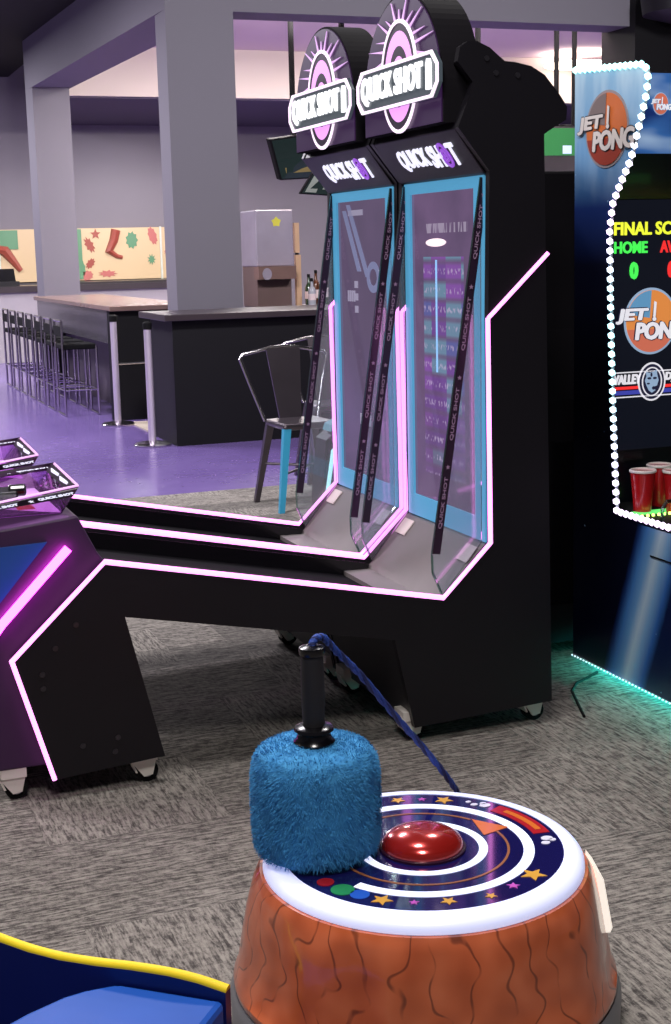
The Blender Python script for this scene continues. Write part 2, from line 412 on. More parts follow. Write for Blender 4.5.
for a in ((4.36, 1.66, .07, .14, .5, .35), (4.36, 1.38, .1, .06, .9, .3)): shp('rust_leaf', 'rust', lambda g: blob(g, *a))
for a in ((5.35, 1.78, .07, .15, .3, .2), (5.62, 1.62, .035, .16, -.7, .3), (5.7, 1.3, .04, .17, -.9, .3), (4.62, 1.22, .16, .06, 0, .4), (4.3, 1.2, .1, .08, .2, .2), (5.75, 1.82, .12, .03, -.3, .2)): shp('pink_leaf', 'mpink', lambda g: blob(g, *a))
for x in (2.98, 4.12, 5.46): shp('frame_bar', 'mframe', lambda g: g.box(x, x + .03, 21.93, 21.95, 1.12, 1.92))

bc = thing('back_counter', 'low pale counter with dark top below the mural', 'counter', (4.2, 21.4, 0))
MB().box(1.4, 6.2, 20.9, 21.9, 0, 1.0).build('cabinet', plain('pale_cabinet', (150, 144, 150), .5), bc)
MB().box(1.35, 6.25, 20.85, 21.9, 1.0, 1.09).build('worktop', 'counter_top', bc)
M['shelf_dark'] = plain('dark_shelf', (30, 24, 26), .4)
MB().box(3.6, 6.2, 20.9, 21.88, 1.02, 1.12).build('shelf', 'shelf_dark', bc)
bt = thing('bar_till', 'small black till standing on the pale counter', 'till', (2.95, 21.05, 1.09))
MB().box(2.72, 3.12, 20.95, 21.2, 1.09, 1.16).build('till_base', 'black', bt); MB().prism([(2.78, 1.16), (3.08, 1.16), (3.06, 1.34), (2.8, 1.34)], 'y', 21.02, 21.08).build('till_screen', 'black_gloss', bt)

# long high table with stools
ht = thing('high_table', 'long high bar table with stone top beyond the chrome posts', 'table', (3.1, 14.9, 0))
MB().box(2.68, 3.5, 12.75, 17.0, 1.0, 1.045).build('table_top', 'wood_top', ht, bevel=.008)
MB().box(2.70, 3.48, 12.85, 12.97, 0, 1.0).build('end_panel', 'bar_black', ht)
MB().box(2.78, 3.44, 16.8, 16.92, 0, 1.0).build('end_panel', 'bar_black', ht)
M['smoked'] = clear('smoked_glass', (120, 112, 124), .2)
MB().box(2.705, 2.72, 12.97, 16.9, .70, 1.0).build('front_apron', plain('apron_board', (70, 66, 76), .2), ht)
MB().box(3.0, 3.1, 12.97, 16.8, .0, .99).build('spine_panel', plain('mauve_board', (92, 82, 96), .5), ht)
MB().tube([(2.75, 12.84, .52), (3.45, 12.84, .52)], .012).build('foot_rail', 'chrome', ht)
def make_stool(x, y, label):
    t = thing('bar_stool', label, 'stool', (x, y, 0), 'chrome stools along the high table')
    w, d = .19, .16
    for sx in (-1, 1):
        a = x + sx * d
        MB().tube([(a, y - w, .012), (a, y + w, .012)], .011).build('floor_bar', 'chrome', t)
    for sx in (-1, 1):
        for sy in (-1, 1):
            top = .90 if sx < 0 else .66
            MB().tube([(x + sx * d, y + sy * w, .012), (x + sx * d, y + sy * w, top)], .012).build('leg', 'chrome', t)
    MB().tube([(x - d, y - w, .90), (x - d, y + w, .90)], .012).build('back_rail', 'chrome', t)
    MB().box(x - d - .012, x - d + .012, y - w, y + w, .76, .85).build('back_pad', 'rubber', t)
    MB().box(x - d, x + d, y - w, y + w, .63, .68).build('seat', 'rubber', t, bevel=.012)
    for sx in (-1, 1): MB().tube([(x + sx * d, y - w, .25), (x + sx * d, y + w, .25)], .009).build('foot_rail', 'chrome', t)
    for sy in (-1, 1): MB().tube([(x - d, y + sy * w, .25), (x + d, y + sy * w, .25)], .009).build('side_rail', 'chrome', t)
    return t
names = ['first in the row, beside the chrome post', 'second in the row from the chrome posts', 'third in the row from the chrome posts', 'fourth in the row from the chrome posts', 'fifth in the row from the chrome posts', 'sixth in the row from the chrome posts', 'last in the row, at the far column']
st0 = None
for i, n in enumerate(names):
    yy = 13.62 + i * .58; lab = 'chrome and black bar stool, ' + n
    if st0 is None: st0 = make_stool(2.52, yy, lab)
    else: c = copy_tree(st0, None, lab); c.location = (2.52, yy, 0)

# black bar in front of the column
bar = thing('bar_counter', 'black front bar counter in front of the thick column', 'bar', (4.7, 11.2, 0))
MB().box(2.765, 7.0, 10.84, 11.55, 0, .985).build('bar_front', 'bar_black', bar)
MB().box(2.69, 7.1, 10.76, 11.65, .985, 1.035).build('bar_top', 'counter_top', bar, bevel=.006)
# wide cream floor mat glimpsed between post and bar
mt = MB().prism([(2.78, 11.9), (3.2, 11.9), (3.2, 12.6), (2.78, 12.6)], 'z', 0, .012).build('floor_mat', plain('cream_mat', (190, 178, 160), .8)); tag(rebase(mt, (3, 12.2, 0)), 'small cream floor mat between bar and high table', 'mat')
def stanchion(x, y, label):
    t = thing('stanchion', label, 'stanchion', (x, y, 0), 'chrome posts by the bar')
    MB().lathe([(.15, 0), (.15, .012), (.13, .025), (.05, .035), (.03, .04)], (x, y, 0), 32).build('base', 'chrome', t, smooth=True)
    MB().cyl((x, y, .03), (x, y, .94), .030, 20).build('post', 'post_chrome', t, smooth=True)
    MB().lathe([(.034, 0), (.036, .02), (.036, .05), (.02, .06)], (x, y, .92), 20).build('cap', 'rubber', t, smooth=True)
    return t
sa = stanchion(2.605, 11.0, 'chrome queue post on black bar end, nearer the carpet')
sb = copy_tree(sa, None, 'chrome queue post at the end of the high table'); sb.location = (2.66, 12.52, 0)

# things behind the bar
im = thing('ice_machine', 'tall pale ice machine standing behind the bar', 'ice machine', (4.33, 13.15, 0))
M['mauve_steel'] = plain('mauve_steel', (150, 142, 156), .4, .2); M['tan'] = plain('tan_wood', (196, 160, 126), .5)
MB().box(4.16, 4.50, 12.9, 13.4, 0, .98).build('bin', plain('grey_steel', (112, 108, 112), .4, .3), im)
MB().box(4.14, 4.51, 12.92, 13.4, 1.36, 1.88).build('head_unit', 'mauve_steel', im, bevel=.01)
MB().box(4.15, 4.49, 12.95, 13.4, .98, 1.36).build('back_panel', plain('brown_steel', (98, 78, 74), .4), im)
MB().box(4.12, 4.49, 12.80, 12.95, 1.24, 1.36).build('scoop_tray', plain('brown_tray', (110, 82, 74), .5), im)
MB().ell((4.20, 12.795, 1.29), UX, UZ, .045, .055, -.02).build('dispenser_cap', 'mauve_steel', im)
MB().star((4.345, 12.918, 1.77), UX, UZ, .05, -.002, .7).build('yellow_sticker', plain('yellow_sticker', (206, 200, 60), .5), im)
bw = thing('wooden_tap_tower', 'slim tan wooden post beside the pale ice machine', 'tap tower', (4.58, 13.0, 0))
MB().box(4.55, 4.60, 12.97, 13.02, 0, 1.46).build('lower_post', 'tan', bw); MB().box(4.545, 4.59, 12.97, 13.02, 1.48, 1.76).build('upper_post', 'tan', bw)
MB().cyl((4.57, 12.995, 1.46), (4.57, 12.995, 1.48), .018, 12).build('joint', 'rubber', bw)
M['bottle_green'] = plain('green_glass', (40, 62, 44), .15, coat=.5); M['bottle_amber'] = plain('amber_glass', (86, 46, 26), .15, coat=.5); M['bottle_clear'] = plain('pale_glass', (170, 172, 180), .15, coat=.5)
sh = thing('bottle_shelf', 'narrow dark back bar shelf behind the counter', 'shelf', (5.0, 12.95, 0))
MB().box(4.63, 5.4, 12.78, 13.1, 0, .96).build('shelf_body', 'bar_black', sh)
MB().box(4.62, 5.42, 12.75, 13.12, .96, .985).build('shelf_top', 'steel', sh)
def bottle(x, y, z, m, label, h=.30):
    t = thing('bottle', label, 'bottle', (x, y, z), 'bottles on the back bar shelf')
    MB().lathe([(.001, 0), (.036, .0), (.038, .02), (.038, h * .55), (.03, h * .66), (.014, h * .75), (.013, h * .95)], (x, y, z), 20).build('glass', m, t, smooth=True)
    MB().lathe([(.015, 0), (.015, .03), (.001, .032)], (x, y, z + h * .93), 14).build('cap', 'rubber', t, smooth=True)
    MB().lathe([(.0385, 0), (.0385, h * .25)], (x, y, z + h * .2), 20, cap=False).build('bottle_label', 'sticker', t, smooth=True)
bottle(4.66, 12.85, .985, 'bottle_clear', 'pale bottle first on shelf, beside the tan wooden post', .24)
bottle(4.72, 12.9, .985, 'bottle_amber', 'amber bottle on shelf between pale and green bottles', .32)
bottle(4.79, 12.85, .985, 'bottle_green', 'green bottle on shelf just behind the clear shield edge', .36)
bottle(4.68, 12.99, .985, 'bottle_green', 'short dark green bottle at the back of the shelf', .28)

# televisions hung from the recess ceiling
def tv(corners, depth, label, scr, rods, name='television', zc=4.06):
    c = [Vector(p) for p in corners]; mid = sum(c, Vector()) / 4
    t = thing(name, label, 'television', mid, 'televisions hung over the bar')
    nrm = (c[1] - c[0]).cross(c[3] - c[0]).normalized()
    if nrm.y > 0: nrm = -nrm
    MB().loft([c, [p - nrm * depth for p in c]]).build('housing', 'matt_black', t, bevel=.01)
    s = [mid + (p - mid) * .93 + nrm * .004 for p in c]
    MB().loft([s, [p - nrm * .008 for p in s]]).build('screen', scr, t)
    for r in rods:
        MB().tube([r, (r[0], r[1], zc + .02)], .028, 10).build('ceiling_rod', 'rubber', t)
    return t, s, nrm
t, s, nr = tv([(4.33, 13, 2.53), (4.98, 13.1, 2.62), (4.98, 13.25, 2.19), (4.46, 13.1, 2.16)], .08, 'black television tilted over the bar, upper of the two', 'screen2', [(4.62, 13.14, 2.5)])
m_ = MB(); P = lambda a, b: s[0] * (1 - a) * (1 - b) + s[1] * a * (1 - b) + s[2] * a * b + s[3] * (1 - a) * b
def patch(mm, a0, a1, b0, b1, e=.006):
    q = [P(a0, b0), P(a1, b0), P(a1, b1), P(a0, b1)]; mm.loft([[p + nr * e for p in q], [p + nr * .001 for p in q]])
patch(m_, .12, .7, .72, .86); patch(m_, .3, .42, .4, .72); m_.build('picture', glow('tv_sand', (120, 104, 66), .7), t)
t, s, nr = tv([(4.66, 12.72, 2.22), (5.02, 12.72, 2.25), (5.02, 12.8, 1.99), (4.52, 12.72, 2.02)], .06, 'grey television angled just below the upper one', 'screen2', [(5.0, 12.8, 2.1)])
m_ = MB(); patch(m_, .05, .3, .1, .95); patch(m_, .42, .6, .3, .8); m_.build('picture', glow('tv_pale', (128, 132, 128), .7), t)
t, s, nr = tv([(7.72, 14, 2.78), (8.7, 14, 2.78), (8.7, 14, 2.26), (7.72, 14, 2.26)], .08, 'television with green picture behind the blue headboard', plain('grey_bezel', (70, 68, 70), .4), [(7.98, 14.05, 2.6), (8.2, 14.05, 2.6), (8.64, 14.05, 2.6)])
m_ = MB(); patch(m_, 0, 1, .04, .64); m_.build('picture', glow('tv_green', (58, 128, 74), .8), t)
m_ = MB(); patch(m_, .3, .42, .42, .6, .009); m_.build('player_patch', glow('tv_light', (200, 220, 240), .9), t)
for i, x in enumerate((6.65, 6.83, 7.01)):
    o = MB().cyl((x, 14, 3.45), (x, 14, 4.08), .03, 10).build('ceiling_rod', 'rubber')
    tag(rebase(o, (x, 14, 4.08)), ['black rod hung from pale ceiling, beside the near sign', 'black rod hung from pale ceiling, middle of three', 'black rod hung from pale ceiling above the hood'][i], 'rod', 'black ceiling rods')
# ceiling lights
M['lamp'] = glow('warm_disc', (255, 240, 222), 9)
for (x, y, r, lab) in ((10.35, 18.2 - .55, .45, 'round lit ceiling lamp above the green television'), (7.3, 17.6, .32, 'round lit ceiling lamp between the two target signs')):
    t = thing('ceiling_lamp', lab, 'lamp', (x, y, 4.06), 'round lamps in the recess ceiling')
    MB().lathe([(.03, -.14), (.03, 0)], (x, y, 4.06), 40).build('stem', 'sticker', t)
    MB().lathe([(r * .97, -.17), (r, -.16), (r, -.145), (r * .97, -.14)], (x, y, 4.06), 40).build('diffuser', 'lamp', t)
t = thing('ceiling_speaker', 'black round speaker hung high beside the blue headboard', 'speaker', (7.95, 11.6, 4.12))
MB().lathe([(.05, .0), (.34, -.06), (.42, -.16), (.40, -.30), (.2, -.36)], (7.95, 11.6, 3.86), 32).build('shell', 'black', t, smooth=True)
MB().cyl((7.95, 11.6, 3.84), (7.95, 11.6, 4.125), .04, 12).build('ceiling_rod', 'rubber', t)

# metal chairs
def chair(x, y, rz, label, m1, m2):
    t = thing('metal_chair', label, 'chair', (x, y, 0), 'metal cafe chairs by the bar')
    T = Matrix.Translation((x, y, 0)) @ Matrix.Rotation(rz, 4, 'Z')
    p = lambda a, b, c: T @ V(a, b, c)
    mb = MB(); w = .16
    rim = [(-w, -w), (w, -w), (w * 1.0, w), (-w * 1.0, w)]
    mb.loft([[p(a * k, b * k, z) for a, b in rim] for k, z in ((1, .47), (1.03, .49), (1.0, .515), (.92, .51))]); mb.build('seat', m1, t, bevel=.012)
    for i, (a, b) in enumerate(((-1, -1), (1, -1), (1, 1), (-1, 1))):
        mb = MB(); q = [p(a * (w - .02), b * (w - .02), .48), p(a * (w + .055), b * (w + .055), 0)]
        ru = [(-.022, -.022), (.022, -.022), (.022, .022), (-.022, .022)]
        mb.loft([[q[0] + V(*(d + (0,))) for d in ru], [q[1] + V(d[0] * .7, d[1] * .7, 0) for d in ru]])
        o = mb.build('leg', m2 if i == 0 else m1, t)
        if i == 0: o['label'] = 'teal leg'
    MB().tube([p(-w - .02, -w - .02, .22), p(w + .02, w + .02, .22)], .008).tube([p(w + .02, -w - .02, .24), p(-w - .02, w + .02, .24)], .008).build('cross_brace', m1, t)
    pts = [p(-w - .01, w - .02, .50), p(-w - .075, w + .05, .72), p(-w - .12, w + .08, .87), p(-w - .10, w + .09, .895), p(-w * .55, w + .10, .925), p(0, w + .10, .935), p(w * .55, w + .10, .925), p(w + .10, w + .09, .895), p(w + .12, w + .08, .87), p(w + .075, w + .05, .72), p(w + .01, w - .02, .50)]
    MB().tube(pts, .010, 10).build('back_hoop', 'chrome', t, smooth=True)
    mb = MB(); mb.loft([[p(-.07, w - .01, .5), p(.07, w - .01, .5), p(.07, w + .004, .5), p(-.07, w + .004, .5)], [p(-.11, w + .09, .925), p(.11, w + .09, .925), p(.11, w + .1, .925), p(-.11, w + .1, .925)]])
    mb.build('back_splat', m1, t)
    return t
M['gunmetal'] = plain('gunmetal', (104, 96, 104), .3, .9); M['teal'] = plain('teal_leg', (56, 152, 190), .35)  # teal colour for one chair leg
chair(2.775, 7.92, math.radians(2), 'gunmetal metal chair with one teal leg on carpet edge', 'gunmetal', 'teal')
chair(3.30, 8.75, math.radians(-8), 'gunmetal metal chair seen through the clear side shield', 'gunmetal', 'gunmetal')
# low neon cabinet added behind the shield, for the glowing shape seen in it
nb = thing('added_neon_cabinet', 'low arcade cabinet with cyan outline and yellow lines behind shield', 'arcade cabinet', (2.55, 6.3, 0))
MB().prism([(2.27, 0), (2.95, 0), (2.95, .74), (2.40, .70), (2.30, .62), (2.27, .35)], 'y', 6.2, 6.34).build('cabinet', 'black', nb)
MB().tube([(2.20 + .09, 6.19, .34), (2.33, 6.19, .57), (2.40, 6.19, .62), (2.48, 6.19, .60), (2.50, 6.19, .3)], .010).build('cyan_tube', glow('cyan_neon', (.5, .9, 1), 1.3, raw=True), nb)
MB().prism([(2.32, .66), (2.6, .72), (2.6, .77), (2.45, .745), (2.33, .69)], 'y', 6.195, 6.3).build('lit_header', glow('pale_cyan', (110, 150, 165), .8), nb)
m_ = MB(); m_.ring((2.39, 6.198, .44), UX, UZ, .055, .13, .049, .122, -.006, 32); m_.tube([(2.37, 6.19, .34), (2.37, 6.19, .55)], .003); m_.tube([(2.41, 6.19, .34), (2.41, 6.19, .55)], .003); m_.tube([(2.34, 6.19, .44), (2.45, 6.19, .44)], .003)
m_.build('yellow_lines', glow('yellow_line', (190, 180, 90), .8), nb)

# ------------------------------------------------------------------ shooting lane machine
def machine(label):
    t = thing('lane_arcade_machine', label, 'arcade machine', (1.3, 4.13, 0), 'pair of lane shooting machines')
    A, B, C, D, E_ = (.75, .668), (1.778, .452), (1.938, .607), (1.932, 1.29), (2.132, 1.475)
    side = [(.577, .062), (.481, .417), A, B, C, D, (1.938, 1.715), (1.838, 1.838), (1.876, 1.928), (1.885, 1.965), (1.838, 2.02), (1.846, 2.06), (1.87, 2.075), (1.90, 2.077), (1.941, 2.06), (1.97, 2.038), (1.989, 2.024), (2.022, 2.022), (2.075, 2.012), (2.12, 1.988), (2.171, 1.932), (2.195, 1.898), (2.192, 1.862), (2.154, 1.841), (2.118, 1.82), (2.152, .075), (1.676, .054), (1.614, .34), (.798, .506), (.893, .085)]
    for (y0, y1, yl) in ((3.80, 3.825, 3.803), (4.44, 4.465, 4.445)):
        sp = MB().prism(side, 'y', y0, y1).build('side_panel', 'black', t)
        MB().tube([(p[0], yl, p[1]) for p in [side[0], side[1], A, B, C, D]] , .0072, 8).build('neon_strip', 'led', sp)
        yo = y0 - .001 if y0 < 4 else y0 - .001
        MB().tube([(D[0], yo, D[1]), (E_[0], yo, E_[1])], .0065, 8).build('neon_strip', 'led', sp)
        for (x, z) in ((.66, .50), (.60, .44), (.56, .37), (.56, .33), (.66, .15), (.75, .12), (.76, .16), (1.93, 2.03), (1.96, 1.99), (2.03, 1.985)):
            MB().cyl((x, y0 - .003, z), (x, y0 + .002, z), .008, 10).build('bolt_head', 'screw', sp)
    # body behind the panels
    body = [(1.614, .34), (1.68, .06), (2.145, .075), (2.112, 1.82), (2.15, 1.87), (2.10, 1.96), (2.02, 2.0), (1.90, 2.05), (1.86, 2.03), (1.90, 1.96), (1.96, 1.72), (1.96, .54), (1.80, .38), (1.66, .375), (.72, .56), (.80, .506)]
    MB().prism(body, 'y', 3.826, 4.439).build('cabinet_body', 'base_grey', t)
    MB().prism([(.42, .095), (.36, .40), (.44, .772), (.688, .797), (.738, .69), (.77, .645), (.80, .51), (.885, .095)], 'y', 3.84, 4.43).build('console', 'console', t, bevel=.006)
    # console dressing
    MB().tube([(.655, 3.822, .712), (.465, 3.822, .52), (.44, 3.822, .49)], .012, 10).build('light_tube', 'tube', t)
    MB().prism([(.601, .732), (.44, .727), (.42, .52), (.455, .565)], 'y', 3.834, 3.842).build('blue_panel', 'bluepanel', t)
    # lane floor, liner and ramp
    MB().prism([(.80, .56), (1.689, .375), (1.689, .405), (.80, .59)], 'y', 3.827, 4.438).build('lane_bed', 'matt_black', t)
    MB().prism([(1.69, .372), (1.79, .385), (1.945, .555), (1.95, .595), (1.935, .592), (1.785, .418), (1.69, .420)], 'y', 3.827, 4.438).build('ramp', 'ramp', t)
    MB().prism([(.78, .645), (1.785, .436), (1.768, .39), (1.70, .40), (.78, .58)], 'y', 4.415, 4.44).build('lane_liner', 'black_gloss', t)
    for y in (4.34, 3.86):
        c = V(1.905, y, .56); d = V(.145, 0, .165).normalized(); n = V(-d.z, 0, d.x)
        m_ = MB(); q = [c + d * a + V(0, b, 0) for a, b in ((-.03, 0), (.03, 0), (.03, .075), (-.03, .075))]
        m_.loft([q, [p + n * .004 for p in q]]); m_.build('paper_label', 'sticker', t)
    # screen and bezel
    sc_ = MB(); YA, YB, za, zb, ya, yb2, zc, zd = 3.845, 4.43, .60, 1.715, 3.915, 4.385, .672, 1.672
    for (p0, p1, q0, q1) in ((YA, YB, zd, zb), (YA, YB, za, zc), (YA, ya, zc, zd), (yb2, YB, zc, zd)):
        sc_.box(1.942, 1.962, p0, p1, q0, q1)
    sc_.build('screen_bezel', 'bezel', t)
    MB().box(1.95, 1.963, ya - .005, yb2 + .005, zc - .005, zd + .005).build('screen', 'screen', t)
    return t, side
def shield(t):
    for (y0, y1) in ((3.855, 3.861), (4.426, 4.432)):
        ap = MB().prism([(1.938, 1.70), (1.766, .575), (1.768, .52), (1.80, .445), (1.935, .60)], 'y', y0, y1).build('acrylic_shield', 'acrylic', t)
        d = V(-.172, 0, -1.125).normalized(); n = V(d.z, 0, -d.x)
        if n.x < 0: n = -n
        a, b = V(1.938, y0 - .002, 1.70), V(1.7665, y0 - .002, .58)
        MB().loft([[a, b, b + n * .026, a + n * .026], [p + V(0, y1 - y0 + .003, 0) for p in (a, b, b + n * .026, a + n * .026)]]).build('lettered_band', 'band', ap)
        for k in range(4):
            m_ = MB()
            c = a + (b - a) * (.14 + k * .24) + n * .013
            m_.text('QUICK SHOT', c - V(0, .001, 0), -d, V(d.z, 0, -d.x), .16, .013, .0008, 0, .02)
            m_.build('band_lettering', 'bandtext', ap); m_ = MB(); m_.star(c - d * .11 - V(0, .001, 0), UX, UZ, .008, .001)
            m_.build('band_star', 'bandtext', ap)
        m_ = MB(); m_.tube([(1.7665, (y0 + y1) / 2, .578), (1.768, (y0 + y1) / 2, .52), (1.80, (y0 + y1) / 2, .445)], .004, 6)
        m_.tube([tuple(a - n * .003), tuple(b - n * .003)], .003, 6); m_.build('polished_edge', 'edge', ap)
def casters(t, pts):
    for (x, y, r) in pts:
        c = MB().box(x - .036, x + .036, y - .036, y + .036, .068, .098).prism([(x - .042, .072), (x + .034, .072), (x + .022, .024), (x - .004, .020)], 'y', y - .030, y - .025).prism([(x - .042, .072), (x + .034, .072), (x + .022, .024), (x - .004, .020)], 'y', y + .025, y + .030).prism([(x - .044, .074), (x - .038, .074), (x - .022, .034), (x - .028, .034)], 'y', y - .030, y + .030).build('caster', 'zinc', t)
        m_ = MB(); m_.cyl((x + .008, y - .018, .033), (x + .008, y + .018, .033), .033, 20); m_.build('wheel', 'rubber', c, smooth=True)
        m_ = MB(); m_.cyl((x + .008, y - .021, .033), (x + .008, y + .021, .033), .018, 16); m_.build('hub', 'wheel', c, smooth=True)
def marquee(t):
    pr = [(1.955, 1.70), (1.932, 1.712), (1.84, 1.835), (1.878, 1.926), (1.89, 1.965), (1.845, 2.02), (1.90, 2.05), (2.0, 1.95)]
    mq = MB().prism(pr, 'y', 3.826, 4.439).build('marquee', 'black', t, bevel=.003)
    a, b = V(1.84, 0, 1.835), V(1.932, 0, 1.712); v = (a - b).normalized(); n = UL.cross(v)
    c = (a + b) / 2 + n * .001
    m_ = MB(); c1 = c + V(0, 4.215, 0); m_.text('QUICK', c1, UL, v, .215, .078, .004, .12, .018, 1.04, .02)
    m_.build('lit_lettering', 'letter_white', mq); m_ = MB(); m_.text('SH', c + V(0, 4.05, 0), UL, v, .092, .078, .004, .12, .018, 1.04, .02); m_.build('lit_lettering', 'letter_white', mq); m_ = MB(); m_.text('T', c + V(0, 3.925, 0), UL, v, .052, .078, .004, .12, .018, 1, .02)
    m_.build('lit_lettering', 'letter_white', mq)
    m_ = MB(); cc = c + V(0, 3.985, 0)
    m_.ring(cc, UL, v, .032, .044, .023, .033, .004); m_.ring(cc, UL, v, .017, .024, .009, .013, .004); m_.ell(cc, UL, v, .005, .007, .004)
    m_.build('target_letter', 'letter_purple', mq)
def sign(t):
    x0, yc = 1.812, 4.14
    arch = [(.30, -.10)] + [(.30 * math.cos(k), .305 * math.sin(k)) for k in [math.pi * j / 40 for j in range(41)]] + [(-.30, -.10)]
    s = MB().plate(arch, (1.93, yc, 1.955), UL, UZ, .118).build('target_sign', 'matt_black', t)
    MB().plate([(p[0] * .97, p[1] * .975) for p in arch], (x0, yc, 1.955), UL, UZ, .004).build('plum_face', 'sign_dark', s)
    cc = V(x0 - .005, yc, 2.016); m_ = MB()
    for k in range(15):
        th = math.radians(8 + k * 164 / 14); r1 = .30 if k % 2 == 0 else .265
        dv = V(0, -math.cos(th), math.sin(th)); pv = V(0, -math.sin(th), -math.cos(th))
        a = cc + V(0, -.135 * math.cos(th), .165 * math.sin(th)) * 1.0
        tip = V(cc.x, yc - .29 * math.cos(th) * (r1 / .3), 1.955 + .02 + .27 * math.sin(th) * (r1 / .3))
        q = [a + pv * .005, tip, a - pv * .005]; m_.loft([q, [p + V(-.003, 0, 0) for p in q]])
    m_.build('rays', 'sign_ray', s)
    def ringp(name, mat, k1, k2, dx=.004):
        m_ = MB(); c = V(x0 - .006, yc, 2.016)
        if k2 > 0: m_.ring(c, UL, UZ, .135 * k1, .168 * k1, .135 * k2, .168 * k2, dx)
        else: m_.ell(c, UL, UZ, .135 * k1, .168 * k1, dx)
        m_.build(name, mat, s, smooth=False)
    ringp('white_ring', 'sign_white', 1.0, .935, .006); ringp('dark_ring', 'sign_black', .935, .80); ringp('pink_ring', 'sign_pink', .80, .54); ringp('dark_ring', 'sign_black', .54, .36); ringp('pink_centre', 'sign_pink', .36, 0)
    L, Rr, h, ch = .31, .31, .066, .04
    out = [(-L + ch, h), (Rr - ch, h), (Rr, h - ch), (Rr, -h + ch), (Rr - ch, -h), (-L + ch, -h), (-L, -h + ch), (-L, h - ch)]
    cb = V(x0 - .009, yc - .003, 1.993)
    bn = MB().plate(out, cb, UL, UZ, .012).build('banner', 'sign_teal', s)
    fr = MB(); inn = [(p[0] * .968, p[1] * .87) for p in out]
    c2 = cb + V(-.012, 0, 0)
    for i in range(8):
        j = (i + 1) % 8; q = [c2 + UL * p[0] + UZ * p[1] for p in (out[i], out[j], inn[j], inn[i])]
        fr.loft([q, [p + V(-.006, 0, 0) for p in q]])
    fr.build('banner_outline', 'sign_white', bn)
    m_ = MB(); m_.text('QUICK SHOT', cb + V(-.0125, .035, 0), UL, UZ, .475, .090, .006, .05, .018, 1.04, .022)
    m_.plate([(-.012, -.042), (.012, -.042), (.012, .026), (.006, .044), (-.006, .044), (-.012, .026)], cb + V(-.0125, -.252, 0), UL, UZ, .01)
    m_.build('banner_lettering', 'sign_text', bn)
def tray(t):
    # flared acrylic catch tray on the console
    b = [(.46, 3.91), (.655, 3.91), (.655, 4.36), (.46, 4.36)]; r = [(.42, 3.87), (.70, 3.87), (.715, 4.33), (.42, 4.40)]
    zb = .797; zr = (.838, .876, .876, .838)
    fl = MB().prism(b, 'z', .796, .80).build('tray_floor', M['tray_floor'], t)
    sides = []
    for i in range(4):
        j = (i + 1) % 4; q = [V(*b[i], zb), V(*b[j], zb), V(*r[j], zr[j]), V(*r[i], zr[i])]
        n = (q[1] - q[0]).cross(q[3] - q[0]).normalized() * .004
        sides.append(MB().loft([q, [p + n for p in q]]).build('tray_wall', 'acrylic_pink', t))
        MB().tube([q[3], q[2]], .0035, 6).build('polished_edge', 'pink_edge', sides[-1])
    for i, tx in ((0, True), (2, True), (1, False)):
        j = (i + 1) % 4; q = [V(*b[i], zb), V(*b[j], zb), V(*r[j], zr[j]), V(*r[i], zr[i])]
        if i == 2: q = [q[1], q[0], q[3], q[2]]
        f = lambda s_, h: (q[0] * (1 - s_) + q[1] * s_) * (1 - h) + (q[3] * (1 - s_) + q[2] * s_) * h
        n = (q[1] - q[0]).cross(q[3] - q[0]).normalized()
        if n.y > 0 and i != 1: n = -n
        if i == 1 and n.x > 0: n = -n
        k = [f(0, .68), f(1, .68), f(1, .98), f(0, .98)]
        bn = MB().loft([[p + n * .006 for p in k], [p + n * .0085 for p in k]]).build('lettered_band', 'band', sides[i])
        u = (k[1] - k[0]).normalized(); vv = (k[3] - k[0]).normalized(); m_ = MB()
        if tx:
            for s_ in (.22, .80): MB().text('QUICK SHOT', f(s_, .83) + n * .0088, u, vv, .10, .014, .001, .1, .018, 1, .05).build('band_lettering', 'letter_white', sides[i])
            MB().star(f(.54, .83) + n * .0088, u, vv, .008, .001).build('band_star', 'letter_white', sides[i])
        else:
            for s_ in (.33, .7): MB().obox(f(s_, .83) + n * .009, (.003, .12, .012)).build('band_sticker', 'letter_white', sides[i])
    pg = MB().box(.43, .56, 4.04, 4.15, .80, .845).cyl((.54, 4.095, .84), (.59, 4.095, .84), .018, 14).build('launcher', 'black_gloss', t, bevel=.006)
    MB().prism([(.55, .80), (.60, .80), (.575, .818)], 'y', 3.99, 4.07).build('red_marker', plain('red_plastic', (190, 40, 50), .3), t)
M['tray_floor'] = glow('neon_lit_floor', (196, 140, 206), .5, (180, 140, 196)); M['acrylic_pink'] = clear('neon_tint_acrylic', (240, 205, 248), .35); M['pink_edge'] = glow('neon_glow_edge', (238, 178, 240), .9)  # neon light put into the tray's floor glow, wall tint and edges
near, side = machine('black lane shooting machine standing in front, with purple score list on screen')
shield(near); casters(near, [(.47, 3.88, 0), (.84, 3.86, 0), (.84, 4.36, 0), (1.685, 3.86, 0), (1.685, 4.37, 0), (2.11, 3.87, 0), (2.11, 4.37, 0)]); marquee(near); sign(near); tray(near)
far = copy_tree(near, None, 'black lane shooting machine standing behind, beside the metal chair'); far.location = near.location + V(0, .68, 0)
